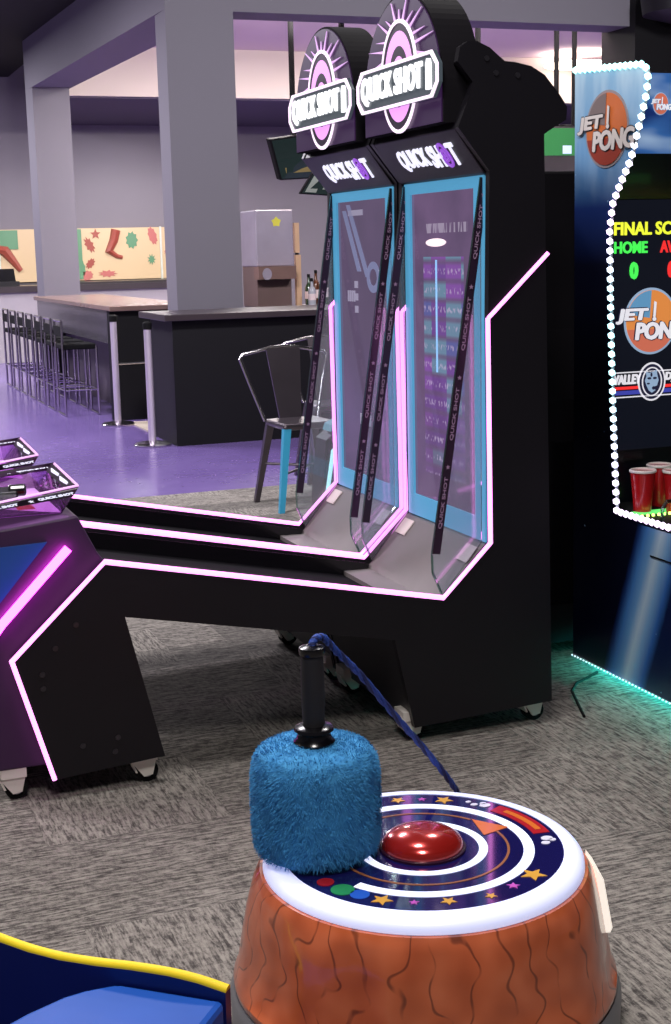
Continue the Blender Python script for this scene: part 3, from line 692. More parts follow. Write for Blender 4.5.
# pictures and drawn reflections on the two screens
def screen_pic(root, name, mat, rects, dy):
    scr = [o for o in bpy.data.objects if o.parent == root and o.name.startswith('screen') and not o.name.startswith('screen_')][0]
    OFF[scr.name] = OFF[near.name]
    m_ = MB()
    for (ya, yb, za, zb) in rects: m_.box(1.9475, 1.9498, ya, yb, za, zb)
    m_.build(name, mat, scr)
def mat_list():
    N = Nodes('score_list_display'); o = N.obj(); sp_ = N.n('ShaderNodeSeparateXYZ'); N.l(o, sp_.inputs[0]); y, z = sp_.outputs[1], sp_.outputs[2]
    blot = N.noise(N.mapping(o, (1, 3, 4)), 1.7, 3)
    base = N.mix(blot, lin((82, 68, 96)), lin((128, 100, 140)))  # base colour carries the mauve reflection haze
    inl = N.math('MULTIPLY', N.math('MULTIPLY', N.math('GREATER_THAN', y, -.13), N.math('LESS_THAN', y, .17)), N.math('MULTIPLY', N.math('GREATER_THAN', z, .76), N.math('LESS_THAN', z, 1.47)))
    rowp = N.math('FRACT', N.math('MULTIPLY', z, 16.5)); rid = N.math('FLOOR', N.math('MULTIPLY', z, 16.5))
    inr = N.ramp(rowp, [(.06, (.25, .25, .25, 1)), (.2, (1, 1, 1, 1)), (.78, (1, 1, 1, 1)), (.94, (.25, .25, .25, 1))])
    cb = N.n('ShaderNodeCombineXYZ'); N.l(N.math('FLOOR', N.math('MULTIPLY', y, 9)), cb.inputs[0]); N.l(rid, cb.inputs[1])
    wn = N.n('ShaderNodeTexWhiteNoise'); wn.noise_dimensions = '2D'; N.l(cb.outputs[0], wn.inputs['Vector'])
    tint = N.ramp(wn.outputs['Value'], [(.0, lin((118, 74, 158))), (.35, lin((140, 84, 176))), (.6, lin((96, 104, 170))), (.8, lin((112, 150, 176))), (1, lin((176, 136, 160)))], 'CONSTANT')
    fade = N.ramp(N.math('SUBTRACT', z, .55), [(.15, (.1, .1, .1, 1)), (.55, (1, 1, 1, 1))])
    k = N.math('MULTIPLY', N.math('MULTIPLY', inl, inr), N.math('MULTIPLY', fade, .8))
    col = N.mix(k, base, tint)
    tx = N.noise(N.mapping(o, (1, 95, 55)), 1, 1); tl = N.ramp(tx, [(.52, (0, 0, 0, 1)), (.62, (1, 1, 1, 1))])
    mid = N.ramp(rowp, [(.3, (0, 0, 0, 1)), (.42, (1, 1, 1, 1)), (.58, (1, 1, 1, 1)), (.7, (0, 0, 0, 1))])
    col = N.mix(N.math('MULTIPLY', N.math('MULTIPLY', inl, mid), N.math('MULTIPLY', tl, .55)), col, lin((206, 186, 220)))
    hd_ = N.math('MULTIPLY', N.math('MULTIPLY', N.math('GREATER_THAN', z, 1.545), N.math('LESS_THAN', z, 1.575)), N.math('MULTIPLY', N.math('GREATER_THAN', y, -.16), N.math('LESS_THAN', y, .15)))
    tx2 = N.noise(N.mapping(o, (1, 80, 10)), 1, 1)
    col = N.mix(N.math('MULTIPLY', hd_, N.math('MULTIPLY', N.ramp(tx2, [(.45, (0, 0, 0, 1)), (.56, (1, 1, 1, 1))]), .6)), col, lin((190, 176, 200)))
    p = N.bsdf(lin((10, 10, 14)), .07, spec=.6); N.l(col, p.inputs['Emission Color']); p.inputs['Emission Strength'].default_value = .85
    return N.m
near_scr = [o for o in bpy.data.objects if o.parent == near and o.name.startswith('screen') and not o.name.startswith('screen_')][0]
far_scr0 = [o for o in bpy.data.objects if o.parent == far and o.name.startswith('screen') and not o.name.startswith('screen_')][0]
far_scr0.data = far_scr0.data.copy(); near_scr.data.materials[0] = mat_list()
screen_pic(near, 'cyan_reflection', glow('reflected_cyan', (140, 190, 240), .9), [(4.195, 4.203, 1.10, 1.46)], 0)  # reflected tube drawn as a glowing line on the display
OFF[near_scr.name] = OFF[near.name]
MB().ell((1.9498, 4.20, 1.515), UL, UZ, .075, .013, .002, 28).build('glare_patch', glow('glare_white', (255, 228, 236), 1.0), near_scr)  # lamp glare on the glass drawn as a glowing patch
F1 = [(4.20, 4.23, 1.36 - k * .045, 1.385 - k * .045) for k in range(3)] + [(4.14, 4.28, 1.62, 1.64)]
for j in range(4): F1.append((4.30 - j * .02 - .012, 4.30 - j * .02, 1.31, 1.35)); F1.append((4.20 - j * .028 - .018, 4.20 - j * .028, .86, .90))
screen_pic(far, 'pale_marks', glow('mark_pale', (146, 140, 164), .75), F1, .68)
far_scr = [o for o in bpy.data.objects if o.parent == far and o.name.startswith('screen') and not o.name.startswith('screen_')][0]
m_ = MB()
for (a, b, c, d) in ((4.34, 1.64, 4.20, 1.42), (4.30, 1.66, 4.12, 1.40)):
    m_.loft([[(1.9475, a, b), (1.9475, a - .035, b), (1.9475, c - .035, d), (1.9475, c, d)], [(1.9498, a, b), (1.9498, a - .035, b), (1.9498, c - .035, d), (1.9498, c, d)]])  # slanted pale bars are reflections put into the picture
m_.ring((1.9498, 4.05, 1.40), UL, UZ, .06, .055, .035, .03, .002)
OFF[far_scr.name] = OFF[near.name]
m_.build('reflection_bars_and_ring', glow('reflection_and_mark_blue', (112, 116, 150), .8), far_scr)

# ------------------------------------------------------------------ ball-jet cabinet
M['jp_art'] = mat_jp_art(); M['beads'] = mat_led_string(); M['navy'] = plain('navy_gloss', (8, 10, 26), .3, coat=.2)
jp = thing('ball_arcade_cabinet', 'blue arcade cabinet edged with white lights, score screen and cups', 'arcade cabinet', (3.0, 3.9, 0))
prof = [(3.0, .03), (4.36, .03), (4.374, 2.073), (3.965, 2.043), (3.945, 2.035), (3.932, 2.015), (3.938, 1.96), (3.971, 1.879), (4.026, 1.76), (4.085, 1.69), (4.131, 1.625), (4.147, 1.543), (4.134, 1.25), (4.116, .981), (4.083, .603), (3.0, .592)]
sp = MB().prism(prof, 'x', 2.556, 2.566).build('side_panel', 'jp_art', jp)
s2 = MB().prism(prof, 'x', 3.50, 3.534).build('side_panel', 'jp_art', jp)
path = [V(2.556, *p) for p in ((4.37, 2.078), (3.965, 2.048), (3.945, 2.04), (3.929, 2.015), (3.935, 1.96), (3.968, 1.879), (4.022, 1.76), (4.08, 1.69), (4.127, 1.625), (4.143, 1.543), (4.13, 1.25), (4.112, .981), (4.079, .606), (3.0, .597))]
def beads(path, step, r, m_):
    acc = 0
    for a, b in zip(path, path[1:]):
        L = (b - a).length; d = (b - a) / L
        while acc < L:
            p = a + d * acc
            bmesh.ops.create_icosphere(m_.b, subdivisions=1, radius=r, matrix=Matrix.Translation(p)); acc += step
        acc -= L
    return m_
MB().tube([p + V(.004, 0, 0) for p in path], .005, 6).build('light_channel', plain('white_silicone', (170, 180, 190), .5), sp)
ls = beads(path, .031, .0125, MB()).build('light_beads', 'beads', sp, smooth=True)
pth = [V(2.552, 4.36, .028), V(2.552, 3.0, .028)]
beads(pth, .02, .0035, MB()).build('foot_light_beads', glow('white_bead', (235, 235, 255), 1.6), sp)
MB().box(2.66, 2.68, 3.1, 4.34, .022, .046).build('underglow_strip', glow('teal_led', (.03, .75, .62), 75, raw=True), jp)
MB().box(2.553, 2.557, 3.0, 3.87, .490, .494).build('panel_seam', 'rubber', sp)
MB().box(2.567, 3.50, 3.05, 4.33, .05, .54).build('cabinet_body', 'navy', jp)
MB().box(2.567, 3.50, 4.22, 4.36, .05, 2.03).build('back_box', 'navy', jp)
MB().prism([(3.05, .54), (4.22, .54), (4.22, .605), (3.05, .56)], 'x', 2.567, 3.50).build('playfield', plain('black_felt', (14, 18, 20), .7), jp)
M['header_art'] = None
def mat_header():
    N = Nodes('header_rays'); o = N.obj()
    r = N.noise(N.mapping(o, (3.2, 1, 9), (0, .7, 0)), 1.2, 2)
    p = N.bsdf(lin((20, 50, 110)), .25)
    N.l(N.ramp(r, [(.35, lin((16, 40, 96))), (.55, lin((52, 98, 158))), (.75, lin((150, 176, 206)))]), p.inputs['Emission Color']); p.inputs['Emission Strength'].default_value = .8
    return N.m
M['header_art'] = mat_header()
hd = MB().box(2.567, 3.50, 4.02, 4.06, 1.78, 2.03).build('header_panel', 'header_art', jp)
MB().prism([(4.02, 1.78), (4.06, 1.78), (4.22, 1.68), (4.22, 1.64), (4.16, 1.64)], 'x', 2.567, 3.50).build('header_soffit', 'navy', jp)
M['screen_navy'] = glow('score_screen', (9, 13, 24), .9, (6, 8, 14)); M['s_yellow'] = glow('led_yellow', (236, 244, 60), 1.0); M['s_green'] = glow('led_green', (70, 232, 84), 1.0); M['s_red'] = glow('led_red', (236, 48, 48), 1.0)
ss = MB().box(2.567, 3.49, 4.157, 4.222, .80, 1.64).build('score_screen', 'screen_navy', jp)
yt = 4.1565
MB().text('FINAL SCORE', (2.7469, yt, 1.546), UX, UZ, .332, .044, .003, 0, .018, 1.02, .02).build('score_heading', 's_yellow', ss)
MB().text('HOME', (2.6466, yt, 1.484), UX, UZ, .130, .040, .003, 0, .018, 1, .025).build('home_heading', 's_green', ss)
MB().text('AWAY', (2.8258, yt, 1.484), UX, UZ, .130, .040, .003, 0, .018, 1, .025).build('away_heading', 's_red', ss)
MB().text('0', (2.6595, yt, 1.407), UX, UZ, .034, .058, .003, 0, .018, 1, .05).build('home_digit', 's_green', ss)
MB().text('0', (2.8089, yt, 1.407), UX, UZ, .034, .058, .003, 0, .018, 1, .05).build('away_digit', 's_red', ss)
M['j_orange'] = glow('logo_orange', (226, 140, 70), .75); M['j_coral'] = glow('logo_coral', (206, 110, 86), .75); M['j_rim'] = glow('logo_rim', (150, 176, 206), .75); M['j_dark'] = glow('logo_ink', (34, 34, 62), .6); M['j_white'] = glow('logo_white', (226, 224, 232), .85); M['j_blue'] = glow('logo_blue', (96, 150, 190), .75)
P_ = {k: plain('print_' + k, c, .3) for k, c in dict(orange=(206, 106, 48), red=(150, 52, 34), rim=(150, 140, 146), ink=(26, 24, 34), white=(222, 214, 212), grey=(120, 104, 104)).items()}
def logo(parent, c, u, v, w, h, mats):
    n = u.cross(v).normalized(); c = Vector(c)
    MB().ell(c, u, v, w * .34, h * .5, .002, 48).build('logo_rim', mats['rim'], parent)
    MB().ell(c + n * .002, u, v, w * .315, h * .465, .0015, 48).build('logo_ball', mats['orange'], parent)
    MB().plate([(w * .315 * math.cos(t), h * .465 * math.sin(t)) for t in [math.pi * (1.08 + .84 * j / 16) for j in range(17)]], c + n * .0035, u, v, .001).build('ball_shade', mats['red'], parent)
    if 'grey' in mats: MB().plate([(w * .312 * math.cos(t), h * .46 * math.sin(t)) for t in [math.pi * (.5 + .42 * j / 12) for j in range(13)]] + [(-.02 * w, h * .05)], c + n * .0035, u, v, .001).build('ball_panel', mats['grey'], parent)
    for (dx, mt_, wd, nn) in ((0, 'ink', .028, .005), (1, 'white', 0, .0065)):
        m_ = MB()
        m_.text('JET', c + u * (-.245 * w) + v * (.085 * h) + n * nn, u, v, w * .42 + wd * w, h * .23 + wd * h, .001, .12, .018, .95, .11 if wd else .05)
        m_.text('PONG', c + u * (.12 * w) + v * (-.145 * h) + n * nn, u, v, w * .66 + wd * w, h * .27 + wd * h, .001, .12, .018, .95, .11 if wd else .05)
        m_.plate([(-.012 * w - wd * w * .3, .0), (.018 * w + wd * w * .3, 0), (.03 * w, .22 * h), (-.0 * w, .24 * h)], c + u * (.03 * w) + v * (.06 * h) + n * nn, u, v, .001)
        m_.ell(c + u * (.035 * w) + v * (.03 * h) + n * nn, u, v, .025 * w + wd * w * .3, .03 * h + wd * h * .3, .001, 16)
        m_.build('logo_lettering' if dx else 'logo_shadow', mats[mt_], parent)
logo(sp, (2.5555, 4.165, 1.868), UL, UZ, .39, .248, P_)
logo(ss, (2.7288, yt, 1.236), UX, UZ, .31, .225, dict(orange=M['j_orange'], red=M['j_coral'], rim=M['j_rim'], ink=M['j_dark'], white=M['j_white'], grey=M['j_blue']))
logo(hd, (2.662, 4.0195, 1.935), UX, UZ, .085, .07, dict(orange=M['j_coral'], red=M['j_coral'], rim=M['j_rim'], ink=M['j_blue'], white=M['j_white']))
# maker's band under the logo: lettering, animal-head roundel, stripes
eb = MB(); zb_ = 1.03
eb.box(2.567, 3.15, yt - .002, yt, zb_ + .034, zb_ + .038); eb.box(2.567, 3.15, yt - .002, yt, zb_ - .050, zb_ - .046); eb.ring((2.7367, yt, zb_), UX, UZ, .055, .066, .049, .060, .002, 40)
eb.ring((2.7367, yt - .002, zb_), UX, UZ, .040, .050, .036, .046, .002, 40)
eb.text('VALLEY', (2.6407, yt, zb_ + .012), UX, UZ, .112, .034, .002, .1, .018, 1, .06); eb.text('Dynamo', (2.8505, yt, zb_ + .012), UX, UZ, .12, .036, .002, .1, .018, 1, .06)
eb.build('band_lettering', 'j_white', ss)
MB().box(2.567, 3.15, yt - .0012, yt, zb_ - .022, zb_ - .012).build('red_stripe', 's_red', ss)
MB().box(2.567, 3.15, yt - .0012, yt, zb_ - .040, zb_ - .026).build('blue_stripe', glow('stripe_blue', (64, 70, 170), .8), ss)
MB().ell((2.7367, yt - .0005, zb_), UX, UZ, .049, .06, .0015).build('roundel', 'j_dark', ss)
m_ = MB(); m_.plate([(-.022, .02), (-.026, .036), (-.012, .03), (.006, .034), (.018, .04), (.02, .024), (.026, .004), (.02, -.014), (.008, -.018), (.014, -.03), (.0, -.038), (-.012, -.03), (-.022, -.012), (-.028, .004)], (2.7367, yt - .0025, zb_), UX, UZ, .0015)
m_.build('animal_head', 'j_rim', ss)
m_ = MB()
for (a, b, c, d) in ((-.012, .012, .008, .004), (.01, .012, .008, .004), (.006, -.022, .007, .006), (-.016, -.006, .006, .003), (-.004, .024, .004, .007)): m_.ell((2.7367 + a, yt - .0045, zb_ + b), UX, UZ, c, d, .001, 12)
m_.build('head_markings', 'j_dark', ss)
# playfield lights and guard
m_ = beads([V(2.60, 3.99, .600), V(2.95, 4.0, .600)], .022, .006, MB()); m_.build('green_beads', glow('lime_led', (.6, 1, .15), 4, raw=True), jp)
MB().box(2.60, 3.4, 4.02, 4.06, .597, .603).build('green_strip', glow('green_led', (.15, .9, .2), .9, raw=True), jp)
MB().tube([(2.605, 3.88, .575), (2.605, 3.88, .645), (2.62, 3.88, .665), (2.80, 3.88, .668)], .006, 8).build('clear_guard', 'edge', jp)
# cups standing on the playfield
M['cup_red'] = plain('red_plastic_cup', (176, 22, 28), .25, coat=.3); M['cup_white'] = plain('white_cup_lining', (236, 226, 226), .35)
def cup(x, y, z, label):
    t = thing('plastic_cup', label, 'cup', (x, y, z), 'red cups on the playfield')
    MB().lathe([(.001, 0), (.030, 0), (.031, .01), (.036, .07), (.038, .09), (.043, .138), (.0425, .138)], (x, y, z), 28).build('cup_wall', 'cup_red', t, smooth=True)
    MB().lathe([(.0455, .136), (.0465, .141), (.043, .145), (.040, .143), (.028, .03), (.001, .028)], (x, y, z), 28).build('white_lining', 'cup_white', t, smooth=True)
cup(2.645, 4.06, .601, 'red plastic cup standing alone at the lit edge'); cup(2.755, 4.125, .603, 'red plastic cup at the back, touching the score screen'); cup(2.742, 4.01, .599, 'red plastic cup in front of the back cup')

# black machine that stands behind the lane machines
bk = thing('dark_arcade_cabinet', 'plain black arcade cabinet between lane machine and blue cabinet', 'arcade cabinet', (2.9, 4.9, 0))
MB().prism([(4.45, .05), (5.3, .05), (5.3, 1.70), (4.6, 1.76), (4.52, 1.2), (4.45, .95)], 'x', 2.32, 3.4).build('cabinet', 'matt_black', bk, bevel=.01)
MB().prism([(4.446, .2), (4.45, .2), (4.45, .8), (4.446, .8)], 'x', 2.42, 3.3).build('door_panel', 'black_gloss', bk)
casters(bk, [(2.39, 4.52, 0), (3.32, 4.52, 0), (2.39, 5.22, 0), (3.32, 5.22, 0)])
# cable on the carpet by the blue cabinet
cb = MB().tube([(2.27, 3.80, .006), (2.33, 3.95, .006), (2.37, 4.05, .006), (2.43, 4.12, .006), (2.50, 4.16, .006), (2.56, 4.2, .006)], .005, 8).build('power_cable', 'rubber', None, smooth=True)
tag(rebase(cb, (2.40, 4.05, 0)), 'black power cable on carpet beside the blue cabinet foot', 'cable')

# ------------------------------------------------------------------ mallet game stump
CX, CY, ZT = 1.052, 2.357, .36
M['stump'] = mat_stump(); M['navy_disc'] = plain('navy_print', (22, 20, 78), .08, coat=.6); M['ring_white'] = glow('white_lit_ring', (200, 208, 255), .5, (222, 226, 250)); M['ring_in'] = glow('white_lit_line', (226, 230, 255), 1.05)
M['gold'] = plain('gold_print', (214, 160, 66), .15); M['orange_print'] = plain('orange_print', (206, 108, 44), .15); M['red_print'] = plain('red_print', (168, 30, 40), .15); M['pinkp'] = plain('pink_print', (196, 90, 190), .15); M['greenp'] = plain('green_print', (40, 136, 84), .15); M['bluep'] = plain('blue_print', (40, 90, 196), .15); M['whitep'] = plain('white_print', (220, 220, 240), .15); M['ochre'] = plain('ochre_print', (150, 96, 60), .15)
stp = thing('mallet_target_stump', 'round tree-stump game with glowing ring top and red dome button', 'arcade game', (CX, CY, 0))
cc = (CX, CY, 0)
MB().lathe([(.36, 0), (.379, .0), (.381, .085), (.372, .10)], cc, 96).build('grey_base', plain('grey_plastic', (112, 112, 116), .4), stp, smooth=True)
# the body: wavy trunk
mb = MB(); rings = []
for (r, z, w) in ((.368, .098, .0), (.373, .108, 0), (.373, .118, .001), (.364, .13, .004), (.353, .19, .005), (.341, .26, .004), (.329, .31, .002), (.322, .324, 0), (.316, .333, 0), (.29, .335, 0)):
    rings.append([(CX + (r + w * math.sin(11 * t + 1.5 * math.sin(3 * t)) ) * math.cos(t), CY + (r + w * math.sin(11 * t + 1.5 * math.sin(3 * t))) * math.sin(t), z) for t in [2 * math.pi * j / 144 for j in range(144)]])
mb.loft(rings); mb.build('trunk', 'stump', stp, smooth=True)
MB().lathe([(.305, .330), (.310, .335), (.309, .345), (.303, .353), (.292, .359), (.276, .3615), (.2705, .361), (.270, .352)], cc, 96).build('glowing_rim', 'ring_white', stp, smooth=True)
disc = MB().lathe([(.2705, .345), (.2705, .3595)], cc, 96).build('printed_disc', 'navy_disc', stp)
zt = .3596; X_, Y_ = V(1, 0, 0), V(0, 1, 0)
def onp(a, r, dz=0):
    r *= .966; return V(CX + r * math.cos(math.radians(a)), CY + r * math.sin(math.radians(a)), zt + dz)
m_ = MB(); m_.ring((CX, CY, zt), X_, Y_, .215, .215, .194, .194, .001, 80, math.radians(-150), math.radians(180)); m_.ring((CX, CY, zt), X_, Y_, .126, .126, .109, .109, .001, 60, math.radians(-190), math.radians(60))
m_.build('lit_spiral', 'ring_in', disc)
m_ = MB(); m_.ring((CX, CY, zt), X_, Y_, .168, .168, .163, .163, .001, 60, math.radians(-170), math.radians(5)); m_.ring((CX, CY, zt), X_, Y_, .168, .168, .163, .163, .001, 60, math.radians(30), math.radians(165))
m_.build('gold_arc', 'ochre', disc)
m_ = MB(); c = onp(14, .168); tt = V(-math.sin(math.radians(14)), math.cos(math.radians(14)), 0); rr = V(tt.y, -tt.x, 0)
m_.plate([(-.032, -.03), (.032, -.03), (0, .045)], c, rr, tt, .0012); m_.build('arrow_head', 'orange_print', disc)
for a, r, k in ((-132, .247, .021), (-103, .243, .016), (-55, .245, .026), (55, .25, .02), (78, .25, .016), (100, .25, .014), (128, .25, .018), (-84, .25, .012)): MB().star(onp(a, r), X_, Y_, k, .0012, .45, .3).build('gold_star', 'gold', disc)
for a, r, k in ((-70, .243, .013), (-118, .245, .01), (66, .25, .01)): MB().star(onp(a, r), X_, Y_, k, .0012, .45, .8).build('pink_star', 'pinkp', disc)
MB().ell(onp(-152, .245), X_, Y_, .022, .022, .0012).build('green_planet', 'greenp', disc); MB().ell(onp(-143, .243), X_, Y_, .018, .018, .0012).build('blue_planet', 'bluep', disc); MB().ell(onp(-163, .245), X_, Y_, .016, .016, .0012).build('red_planet', 'red_print', disc)
MB().ring((CX, CY, zt), X_, Y_, .261, .261, .227, .227, .0012, 24, math.radians(-8), math.radians(28)).build('red_streak', 'red_print', disc)
MB().ring((CX, CY, zt + .0012), X_, Y_, .250, .250, .238, .238, .0008, 24, math.radians(-4), math.radians(22)).build('orange_streak', 'orange_print', disc)
for a, r, k in ((34, .255, .012), (39, .247, .008), (36, .262, .007), (-14, .255, .012), (-19, .248, .009), (-16, .265, .007), (43, .256, .006)): MB().ell(onp(a, r), X_, Y_, k, k * .8, .0012, 16).build('white_puff', 'whitep', disc)
MB().lathe([(.084, 0), (.084, .004), (.078, .006)], (CX, CY, zt), 48).build('button_collar', plain('dark_collar', (48, 20, 40), .2), stp, smooth=True)
MB().lathe([(.079, .003), (.079, .010), (.074, .020), (.06, .030), (.04, .037), (.02, .040), (.001, .041)], (CX, CY, zt), 56).build('red_button', plain('red_dome', (168, 34, 30), .2, .45, coat=.6), stp, smooth=True)
# white plate on the outer side
a0 = math.radians(-18); d = V(math.cos(a0), math.sin(a0), 0); pl = []
q = [V(CX, CY, 0) + d * r + V(0, 0, z) for r, z in ((.330, .318), (.343, .30), (.361, .20), (.357, .19), (.347, .19), (.330, .30))]
MB().loft([[p + V(-d.y, d.x, 0) * -.05 for p in q], [p + V(-d.y, d.x, 0) * .05 for p in q]]).build('white_plate', glow('white_plate', (250, 240, 226), .7, (245, 240, 232)), stp)

# plush mallet standing on the stump
mx, my, mz = .86, 2.425, .362
ml = thing('plush_mallet', 'blue furry mallet standing upright on the stump top', 'mallet', (mx, my, mz))
M['fur'] = mat_fur()
hp = [(.088, 0), (.110, .006), (.118, .022), (.121, .06), (.1215, .11), (.120, .165), (.116, .190), (.104, .207), (.078, .215), (.03, .217)]
mb = MB(); n = 72; rings = []
for (r, z) in hp:
    row = []
    for j in range(n):
        t = 2 * math.pi * j / n; k = 1 + .012 * math.sin(5 * t + z * 40) + random.uniform(-.008, .008)
        row.append((mx + r * k * math.cos(t), my + r * k * math.sin(t), mz + z + random.uniform(-.001, .001)))
    rings.append(row)
mb.loft(rings)
head = mb.build('furry_head', 'fur', ml, smooth=True)
# individual hairs as one coat over the head
mb = MB()
def prof_at(s):
    seg = [math.dist(a, b) for a, b in zip(hp, hp[1:])]; tot = sum(seg); x = s * tot
    for i, L in enumerate(seg):
        if x <= L or i == len(seg) - 1:
            f = x / L; a, b = hp[i], hp[i + 1]; dr, dz = (b[0] - a[0]) / L, (b[1] - a[1]) / L
            return a[0] + (b[0] - a[0]) * f, a[1] + (b[1] - a[1]) * f, dz, -dr
        x -= L
for i in range(20000):
    while True:
        s = random.random(); r, z, nr_, nz_ = prof_at(s)
        if random.random() < r / .122: break
    t = random.uniform(0, 2 * math.pi); er = V(math.cos(t), math.sin(t), 0); et = V(-math.sin(t), math.cos(t), 0)
    p = V(mx, my, mz + z) + er * r; nn = er * nr_ + V(0, 0, nz_)
    cl = math.sin(7 * t + 23 * z) * .5 + math.sin(13 * t - 61 * z) * .5 + math.sin(90 * z + 3 * t) * .4
    flow = (et * (.6 * cl + random.uniform(-.5, .5)) + V(0, 0, -.55 + random.uniform(-.5, .45)))
    L = random.uniform(.005, .0105); wv = nn.cross(flow).normalized() * .00075
    a = p + nn * L * .55 + flow * L * .35; b = p + nn * L * .75 + flow * L * .95
    if a.z < mz + .001 or b.z < mz + .0005: continue
    mb.poly([p - wv, p + wv, a + wv * .7, a - wv * .7]); mb.poly([a - wv * .7, a + wv * .7, b])
b_ = mb.b
me = bpy.data.meshes.new('fur_coat')
for q in b_.verts: q.co -= OFF[ml.name]
b_.to_mesh(me); b_.free(); me.materials.append(M['fur']); fc = bpy.data.objects.new('fur_coat', me); COL.objects.link(fc); fc.parent = head; fc['kind'] = 'stuff'
ht_ = mz + .217
MB().lathe([(.028, -.012), (.038, -.004), (.040, .004), (.034, .010), (.031, .02), (.038, .026), (.036, .032), (.026, .036)], (mx, my, ht_), 32).build('handle_collar', 'black_gloss', ml, smooth=True)
MB().lathe([(.021, .03), (.0215, .05), (.0225, .09), (.0225, .14), (.021, .172), (.021, .176)], (mx, my, ht_), 28).build('handle', plain('foam_grip', (20, 18, 22), .7), ml, smooth=True)
MB().lathe([(.024, 0), (.0255, .006), (.0245, .014), (.012, .018)], (mx, my, ht_ + .174), 28).build('end_cap', 'black_gloss', ml, smooth=True)
rope = [(mx, my, ht_ + .186), (mx + .002, my, ht_ + .196), (mx + .012, my + .004, ht_ + .203), (mx + .03, my + .012, ht_ + .198), (mx + .065, my + .035, ht_ + .160), (.99, 2.505, .672), (1.085, 2.57, .56), (1.185, 2.635, .445), (1.275, 2.70, .335), (1.315, 2.73, .27), (1.325, 2.735, .20), (1.31, 2.72, .15)]
# smooth the path
def catmull(P, k=10):
    P = [Vector(p) for p in P]; out = []
    for i in range(len(P) - 1):
        p0, p1, p2, p3 = P[max(i - 1, 0)], P[i], P[i + 1], P[min(i + 2, len(P) - 1)]
        for j in range(k):
            t = j / k; out.append(.5 * ((2 * p1) + (p2 - p0) * t + (2 * p0 - 5 * p1 + 4 * p2 - p3) * t * t + (3 * p1 - p0 - 3 * p2 + p3) * t ** 3))
    out.append(P[-1]); return out
sm = catmull(rope); M['rope'] = plain('blue_rope', (34, 66, 150), .7, var=.35, scale=160); M['rope2'] = plain('navy_rope', (20, 34, 92), .7, var=.3, scale=160)
for s_ in range(3):
    pts = []
    for i, p in enumerate(sm):
        d = (sm[min(i + 1, len(sm) - 1)] - sm[max(i - 1, 0)]).normalized(); a = d.cross(V(.3, -.9, .2)).normalized(); b = d.cross(a)
        ph = i * .75 + s_ * 2.094
        pts.append(p + (a * math.cos(ph) + b * math.sin(ph)) * .0036)
    o = MB().tube(pts, .0042, 6).build('rope_strand', 'rope' if s_ < 2 else 'rope2', ml, smooth=True)

# blue play trough with yellow edge
M['blue_plastic'] = plain('blue_plastic', (22, 78, 170), .5, spec=.25); M['navy_plastic'] = plain('navy_plastic', (12, 26, 92), .35); M['yellow'] = plain('yellow_trim', (250, 216, 40), .5, spec=.25)
tr = thing('toddler_play_base', 'blue play base with wavy yellow-edged wall beside the stump', 'play base', (.35, 2.1, 0))
def W(s): return V(.264 + (.640 - .264) * s, 2.532 + (2.215 - 2.532) * s, 0)
dirw = (W(1) - W(0)).normalized(); nw = V(-dirw.y, dirw.x, 0)
zs = [(-.9, .245), (-.5, .275), (-.2, .275), (-.1, .268), (0, .257), (.12, .246), (.25, .240), (.4, .240), (.55, .243), (.7, .243), (.82, .238), (.93, .228)]
wl = MB(); yl = []
for s, z in zs:
    p = W(s); yl.append(p + V(0, 0, z - .016))
top = [p + V(0, 0, 0) for p in yl]
front = [V(p.x, p.y, .0) for p in yl]
wl.loft([[f, t_, t_ + nw * .022, f + nw * .022] for f, t_ in zip(front, top)])
wl.build('wall', 'navy_plastic', tr)
yl2 = catmull([p + nw * .011 for p in yl], 5)
MB().tube(yl2, .0105, 10).build('yellow_edge', 'yellow', tr, smooth=True)
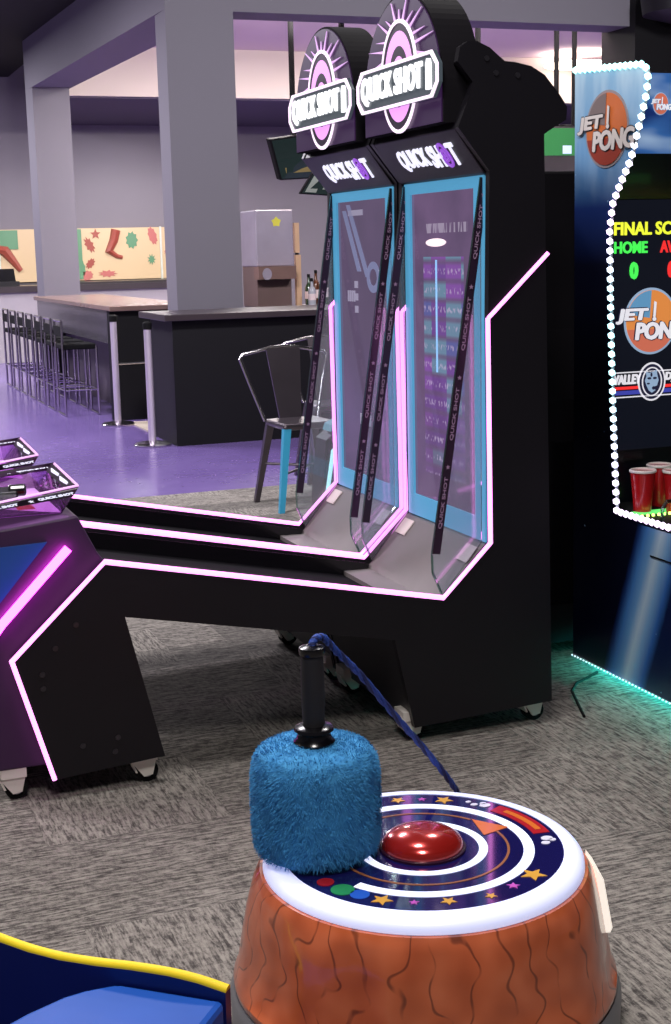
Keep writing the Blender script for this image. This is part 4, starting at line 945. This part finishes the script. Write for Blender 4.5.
# floor of the base and raised step
pl = [W(-.9), W(1.0), W(1.0) - nw * .9, W(-.9) - nw * .9]
MB().prism([(p.x, p.y) for p in pl], 'z', 0, .03).build('base_floor', 'navy_plastic', tr)
stx = [V(.40, 2.40, 0), V(.43, 2.455, 0), V(.455, 2.475, 0), V(.485, 2.48, 0)]
def sp_(u, w): return W(u) - nw * w
outl = [sp_(.93, .002), sp_(.50, .002), sp_(.45, .02), sp_(.40, .04), sp_(.35, .07), sp_(.28, .14), sp_(.2, .26), sp_(.1, .8), sp_(.93, .8)]
MB().prism([(p.x, p.y) for p in outl], 'z', .03, .20).build('raised_step', 'blue_plastic', tr, bevel=.012)

# ------------------------------------------------------------------ light
def area(name, loc, size, power, col, rot=(0, 0, 0), sy=None):
    l = bpy.data.lights.new(name, 'AREA'); l.energy = power; l.color = col; l.size = size
    if sy: l.shape = 'RECTANGLE'; l.size_y = sy
    o = bpy.data.objects.new(name, l); COL.objects.link(o); o.location = loc; o.rotation_euler = rot; return o
area('ceiling_light', (.2, .6, 4.0), .9, 110, (1, .95, .92))
area('ceiling_light', (.9, 3.0, 4.0), .6, 75, (1, .95, .93))
area('ceiling_light', (3.2, 5.4, 4.0), .5, 50, (1, .96, .95))
area('ceiling_light', (-1.5, 5.5, 4.0), .8, 150, (1, .95, .96))
area('ceiling_light', (1.4, 7.4, 4.0), .8, 130, (.97, .92, 1))
area('ceiling_light', (.3, 13.0, 4.0), 1.2, 340, (.95, .9, 1))
area('ceiling_light', (.6, 18.5, 4.0), 1.2, 330, (.96, .92, 1))
area('header_fill_light', (2.0, 7.6, 3.9), .4, 150, (.98, .94, 1), (math.radians(72), 0, math.radians(-30)))  # added unseen light aimed at the header front
area('header_fill_light', (6.2, 7.8, 3.9), .4, 130, (.98, .94, 1), (math.radians(74), 0, math.radians(-8)))  # second unseen light added for the header front
area('ceiling_fill_light', (6.2, 12.75, 3.62), 5.0, 420, (1, .92, .9), (math.radians(150), 0, 0), .15)  # unseen strip behind the header, added to brighten ceiling and soffit
area('recess_light', (5.2, 15.2, 3.98), 1.5, 420, (1, .94, .88))
area('recess_light', (9.0, 15.8, 3.98), 1.5, 420, (1, .94, .9))
area('recess_light', (5.0, 20.2, 3.40), 1.0, 90, (1, .95, .96))
w = bpy.data.worlds.new('world'); scn.world = w; w.use_nodes = True
bg = w.node_tree.nodes['Background']; bg.inputs[0].default_value = (.78, .72, .85, 1); bg.inputs[1].default_value = .11
vs = scn.view_settings; vs.view_transform = 'Standard'; vs.look = 'None'; vs.gamma = 1; vs.use_curve_mapping = False; vs.exposure = 0
